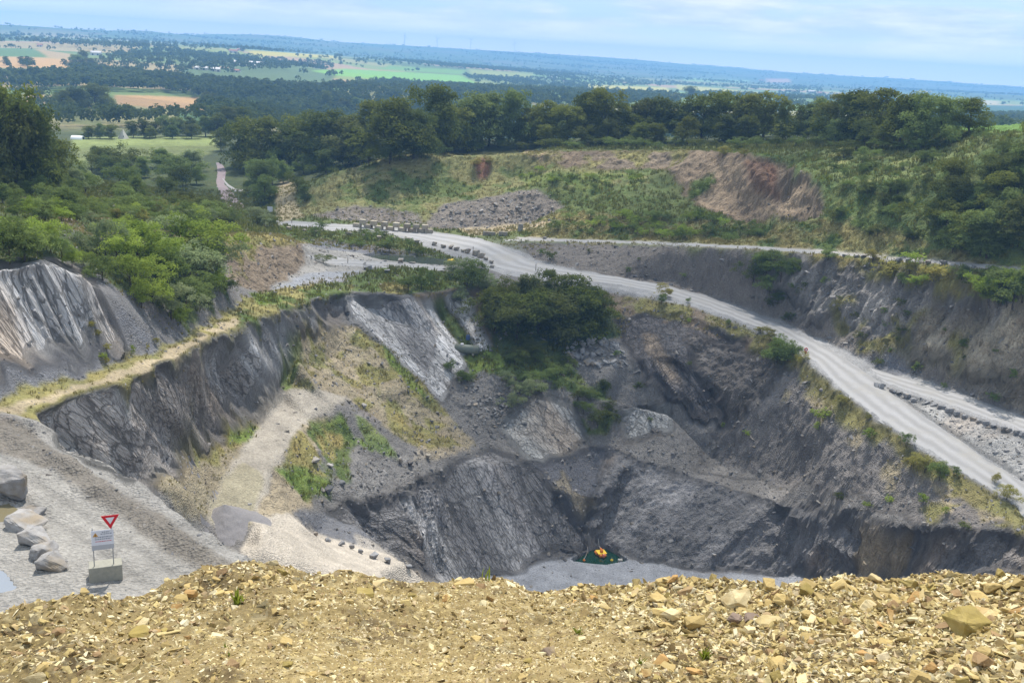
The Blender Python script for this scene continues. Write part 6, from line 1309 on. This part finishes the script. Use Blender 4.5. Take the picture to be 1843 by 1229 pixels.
# a few green sprouts
M_sprout = leaf_mat('sprout', (.20, .24, .03), (.30, .34, .05), (.2, .25, .04), 0)
def sprout(px, py, hpx, n, label, wide=.5):
    p = mhit(px, py)
    if p is None: return
    u = (p-EYEV).length/FPX; h = hpx*u; V, F = [], []
    for k in range(n):
        a = prng.uniform(0, 6.28); l = prng.uniform(.1, wide); hh = h*prng.uniform(.5, 1); b0 = Vector((prng.gauss(0, h*.12), prng.gauss(0, h*.12), -.01)); sd_ = Vector((-math.sin(a), math.cos(a), 0))*h*.05
        m1 = b0+Vector((math.cos(a)*l*hh*.35, math.sin(a)*l*hh*.35, hh*.6)); tp = b0+Vector((math.cos(a)*l*hh, math.sin(a)*l*hh, hh))
        i = len(V); V += [b0-sd_, b0+sd_, m1+sd_*.8, tp, m1-sd_*.8]; F.append((i, i+1, i+2, i+3, i+4))
    me = np_mesh('sprout', np.array([v[:] for v in V]), np.array(F), False, {'tint': ('FACE', 'FLOAT', np.array([prng.random() for _ in F]))})
    o = link('grass_sprout', me, M_sprout); o.location = p; tag(o, label, 'grass sprout', 'green sprouts on the rubble mound')
sprout(872, 1042, 34, 5, 'tall thin grass stems standing on the mound crest', .35)
sprout(427, 1086, 32, 22, 'bright yellow-green grass sprout below the crest'); sprout(1268, 1185, 24, 30, 'broad green sprout at the foot of the coarse rubble', .9); sprout(1042, 1140, 18, 14, 'small green sprout beside the brown streak', .9); sprout(1152, 1195, 16, 12, 'tiny green sprout low on the smooth shale', .9); sprout(408, 1165, 14, 10, 'faint green sprout among fine chips', .9); sprout(412, 1180, 12, 8, 'smallest green sprout below the faint one', .9); sprout(1678, 1045, 10, 12, 'dark green sprout between crest rocks', .8)
clock('h_mound')
# ================================================================ LIGHT, SKY, AIR
SUN_EL, SUN_AZ = math.radians(64), math.radians(2)      # azimuth from +Y, negative = towards -X
sdir = Vector((math.sin(SUN_AZ)*math.cos(SUN_EL), math.cos(SUN_AZ)*math.cos(SUN_EL), math.sin(SUN_EL)))
sl_ = bpy.data.lights.new('sun', 'SUN'); sl_.energy = 4.4; sl_.angle = math.radians(.5); sl_.color = (1, .955, .88)
so = bpy.data.objects.new('sun', sl_); C.objects.link(so); so.rotation_euler = (-sdir).to_track_quat('-Z', 'Y').to_euler(); so.location = (0, 0, 300)
W = bpy.data.worlds.new('World'); sc.world = W; W.use_nodes = True
nt = W.node_tree; bg = nt.nodes['Background']
sky = N(nt, 'ShaderNodeTexSky'); sky.sky_type = 'NISHITA'; sky.sun_disc = False; sky.sun_elevation = SUN_EL; sky.sun_rotation = SUN_AZ
sky.air_density = 1.0; sky.dust_density = .3; sky.ozone_density = 2.5; sky.altitude = 300
# broken cloud: brightness of sunlit and shaded cloud in the units of the sky texture
tc = N(nt, 'ShaderNodeTexCoord'); mp = N(nt, 'ShaderNodeMapping'); nt.links.new(tc.outputs['Generated'], mp.inputs['Vector']); mp.inputs['Scale'].default_value = (1, 1, 6)
c1_ = N(nt, 'ShaderNodeTexNoise', Scale=6.5, Detail=8.0, Roughness=.55, Distortion=.3); nt.links.new(mp.outputs[0], c1_.inputs['Vector'])
c2_ = N(nt, 'ShaderNodeTexNoise', Scale=13.0, Detail=7.0, Roughness=.6); nt.links.new(mp.outputs[0], c2_.inputs['Vector'])
cover = ramp(nt, c1_.outputs['Fac'], .41, .55)
cc = mix(nt, ramp(nt, c2_.outputs['Fac'], .35, .65), (4.8, 5.5, 6.4), (7.9, 7.9, 7.9))
skyc = mix(nt, .85, sky.outputs[0], (4.9, 6.2, 7.8))
m_ = N(nt, 'ShaderNodeMath', operation='MULTIPLY'); nt.links.new(cover, m_.inputs[0]); m_.inputs[1].default_value = .85
ge = N(nt, 'ShaderNodeSeparateXYZ'); nt.links.new(tc.outputs['Generated'], ge.inputs[0])
glow = N(nt, 'ShaderNodeMapRange'); glow.interpolation_type = 'SMOOTHSTEP'; nt.links.new(ge.outputs['Z'], glow.inputs[0]); glow.inputs[1].default_value = -.01; glow.inputs[2].default_value = .04; glow.inputs[3].default_value = .9; glow.inputs[4].default_value = 0
nt.links.new(mix(nt, glow.outputs[0], mix(nt, m_.outputs[0], skyc, cc), (17.5, 15.0, 11.5)), bg.inputs['Color']); bg.inputs['Strength'].default_value = .11
# drifting clouds whose shadows lie over the pit and the woods
M_cl = bpy.data.materials.new('cloud_body'); M_cl.use_nodes = True; nt = M_cl.node_tree
for n in list(nt.nodes): nt.nodes.remove(n)
out = N(nt, 'ShaderNodeOutputMaterial'); tr = N(nt, 'ShaderNodeBsdfTransparent'); tl = N(nt, 'ShaderNodeBsdfTranslucent'); mx = N(nt, 'ShaderNodeMixShader'); tl.inputs[0].default_value = (.9, .92, .95, 1)
tc = N(nt, 'ShaderNodeTexCoord'); nz = N(nt, 'ShaderNodeTexNoise', Scale=.012, Detail=5.0); nt.links.new(tc.outputs['Object'], nz.inputs['Vector'])
nt.links.new(ramp(nt, nz.outputs['Fac'], .25, .55), mx.inputs[0]); sc_ = N(nt, 'ShaderNodeMath', operation='MULTIPLY'); sc_.inputs[1].default_value = .24
nt.links.new(mx.inputs[0].links[0].from_socket, sc_.inputs[0]); nt.links.new(sc_.outputs[0], mx.inputs[0]); nt.links.new(tr.outputs[0], mx.inputs[1]); nt.links.new(tl.outputs[0], mx.inputs[2]); nt.links.new(mx.outputs[0], out.inputs[0])
def cloud(spots, alt, seed):
    """flat-based cumulus whose shadow falls on the listed ground ellipses (x, y, rx, ry)"""
    k = (alt-40)/sdir.z; bm = bmesh.new(); r = np.random.default_rng(seed)
    for (x, y, rx, ry) in spots:
        bmesh.ops.create_icosphere(bm, subdivisions=4, radius=1, matrix=Matrix.Translation((x+sdir.x*k, y+sdir.y*k, alt+min(rx, ry)*.2)) @ Matrix.Diagonal((rx, ry, min(rx, ry)*.35, 1)))
    V = np.array([v.co[:] for v in bm.verts]); nzv = fbm(V[:, 0]*.012, V[:, 1]*.012, V[:, 2]*.02, 3, seed)
    for v, q in zip(bm.verts, nzv): v.co += v.normal*float(q)*28
    me = bpy.data.meshes.new('cloud'); bm.to_mesh(me); bm.free()
    for p in me.polygons: p.use_smooth = True
    return tag(link('cloud', me, M_cl), kind='structure')
cloud([(14, 196, 52, 46), (55, 235, 40, 30)], 900, 1)
cloud([(60, 405, 270, 62), (-95, 240, 50, 40)], 1000, 2)
cloud([(-330, 760, 260, 260), (80, 900, 330, 220), (-150, 1250, 300, 200)], 1100, 3)
# the air between here and the hills
def haze_box():
    m = bpy.data.materials.new('valley_haze'); m.use_nodes = True; nt = m.node_tree
    for n in list(nt.nodes): nt.nodes.remove(n)
    out = N(nt, 'ShaderNodeOutputMaterial'); pv = N(nt, 'ShaderNodeVolumePrincipled'); pv.inputs['Color'].default_value = (.27, .55, 1, 1); pv.inputs['Density'].default_value = 1.9e-4; pv.inputs['Anisotropy'].default_value = .0
    nt.links.new(pv.outputs[0], out.inputs['Volume'])
    o = MB().box((0, 5000, 75), (20000, 10900, 330)).build('haze', m); return tag(o, kind='stuff')
haze_box()
sc.cycles.volume_bounces = 1; sc.cycles.max_bounces = 6; sc.cycles.transparent_max_bounces = 12; sc.cycles.use_denoising = True
sc.view_settings.view_transform = 'Standard'; sc.view_settings.look = 'None'; sc.view_settings.exposure = .42; sc.view_settings.gamma = 1; sc.view_settings.use_curve_mapping = False
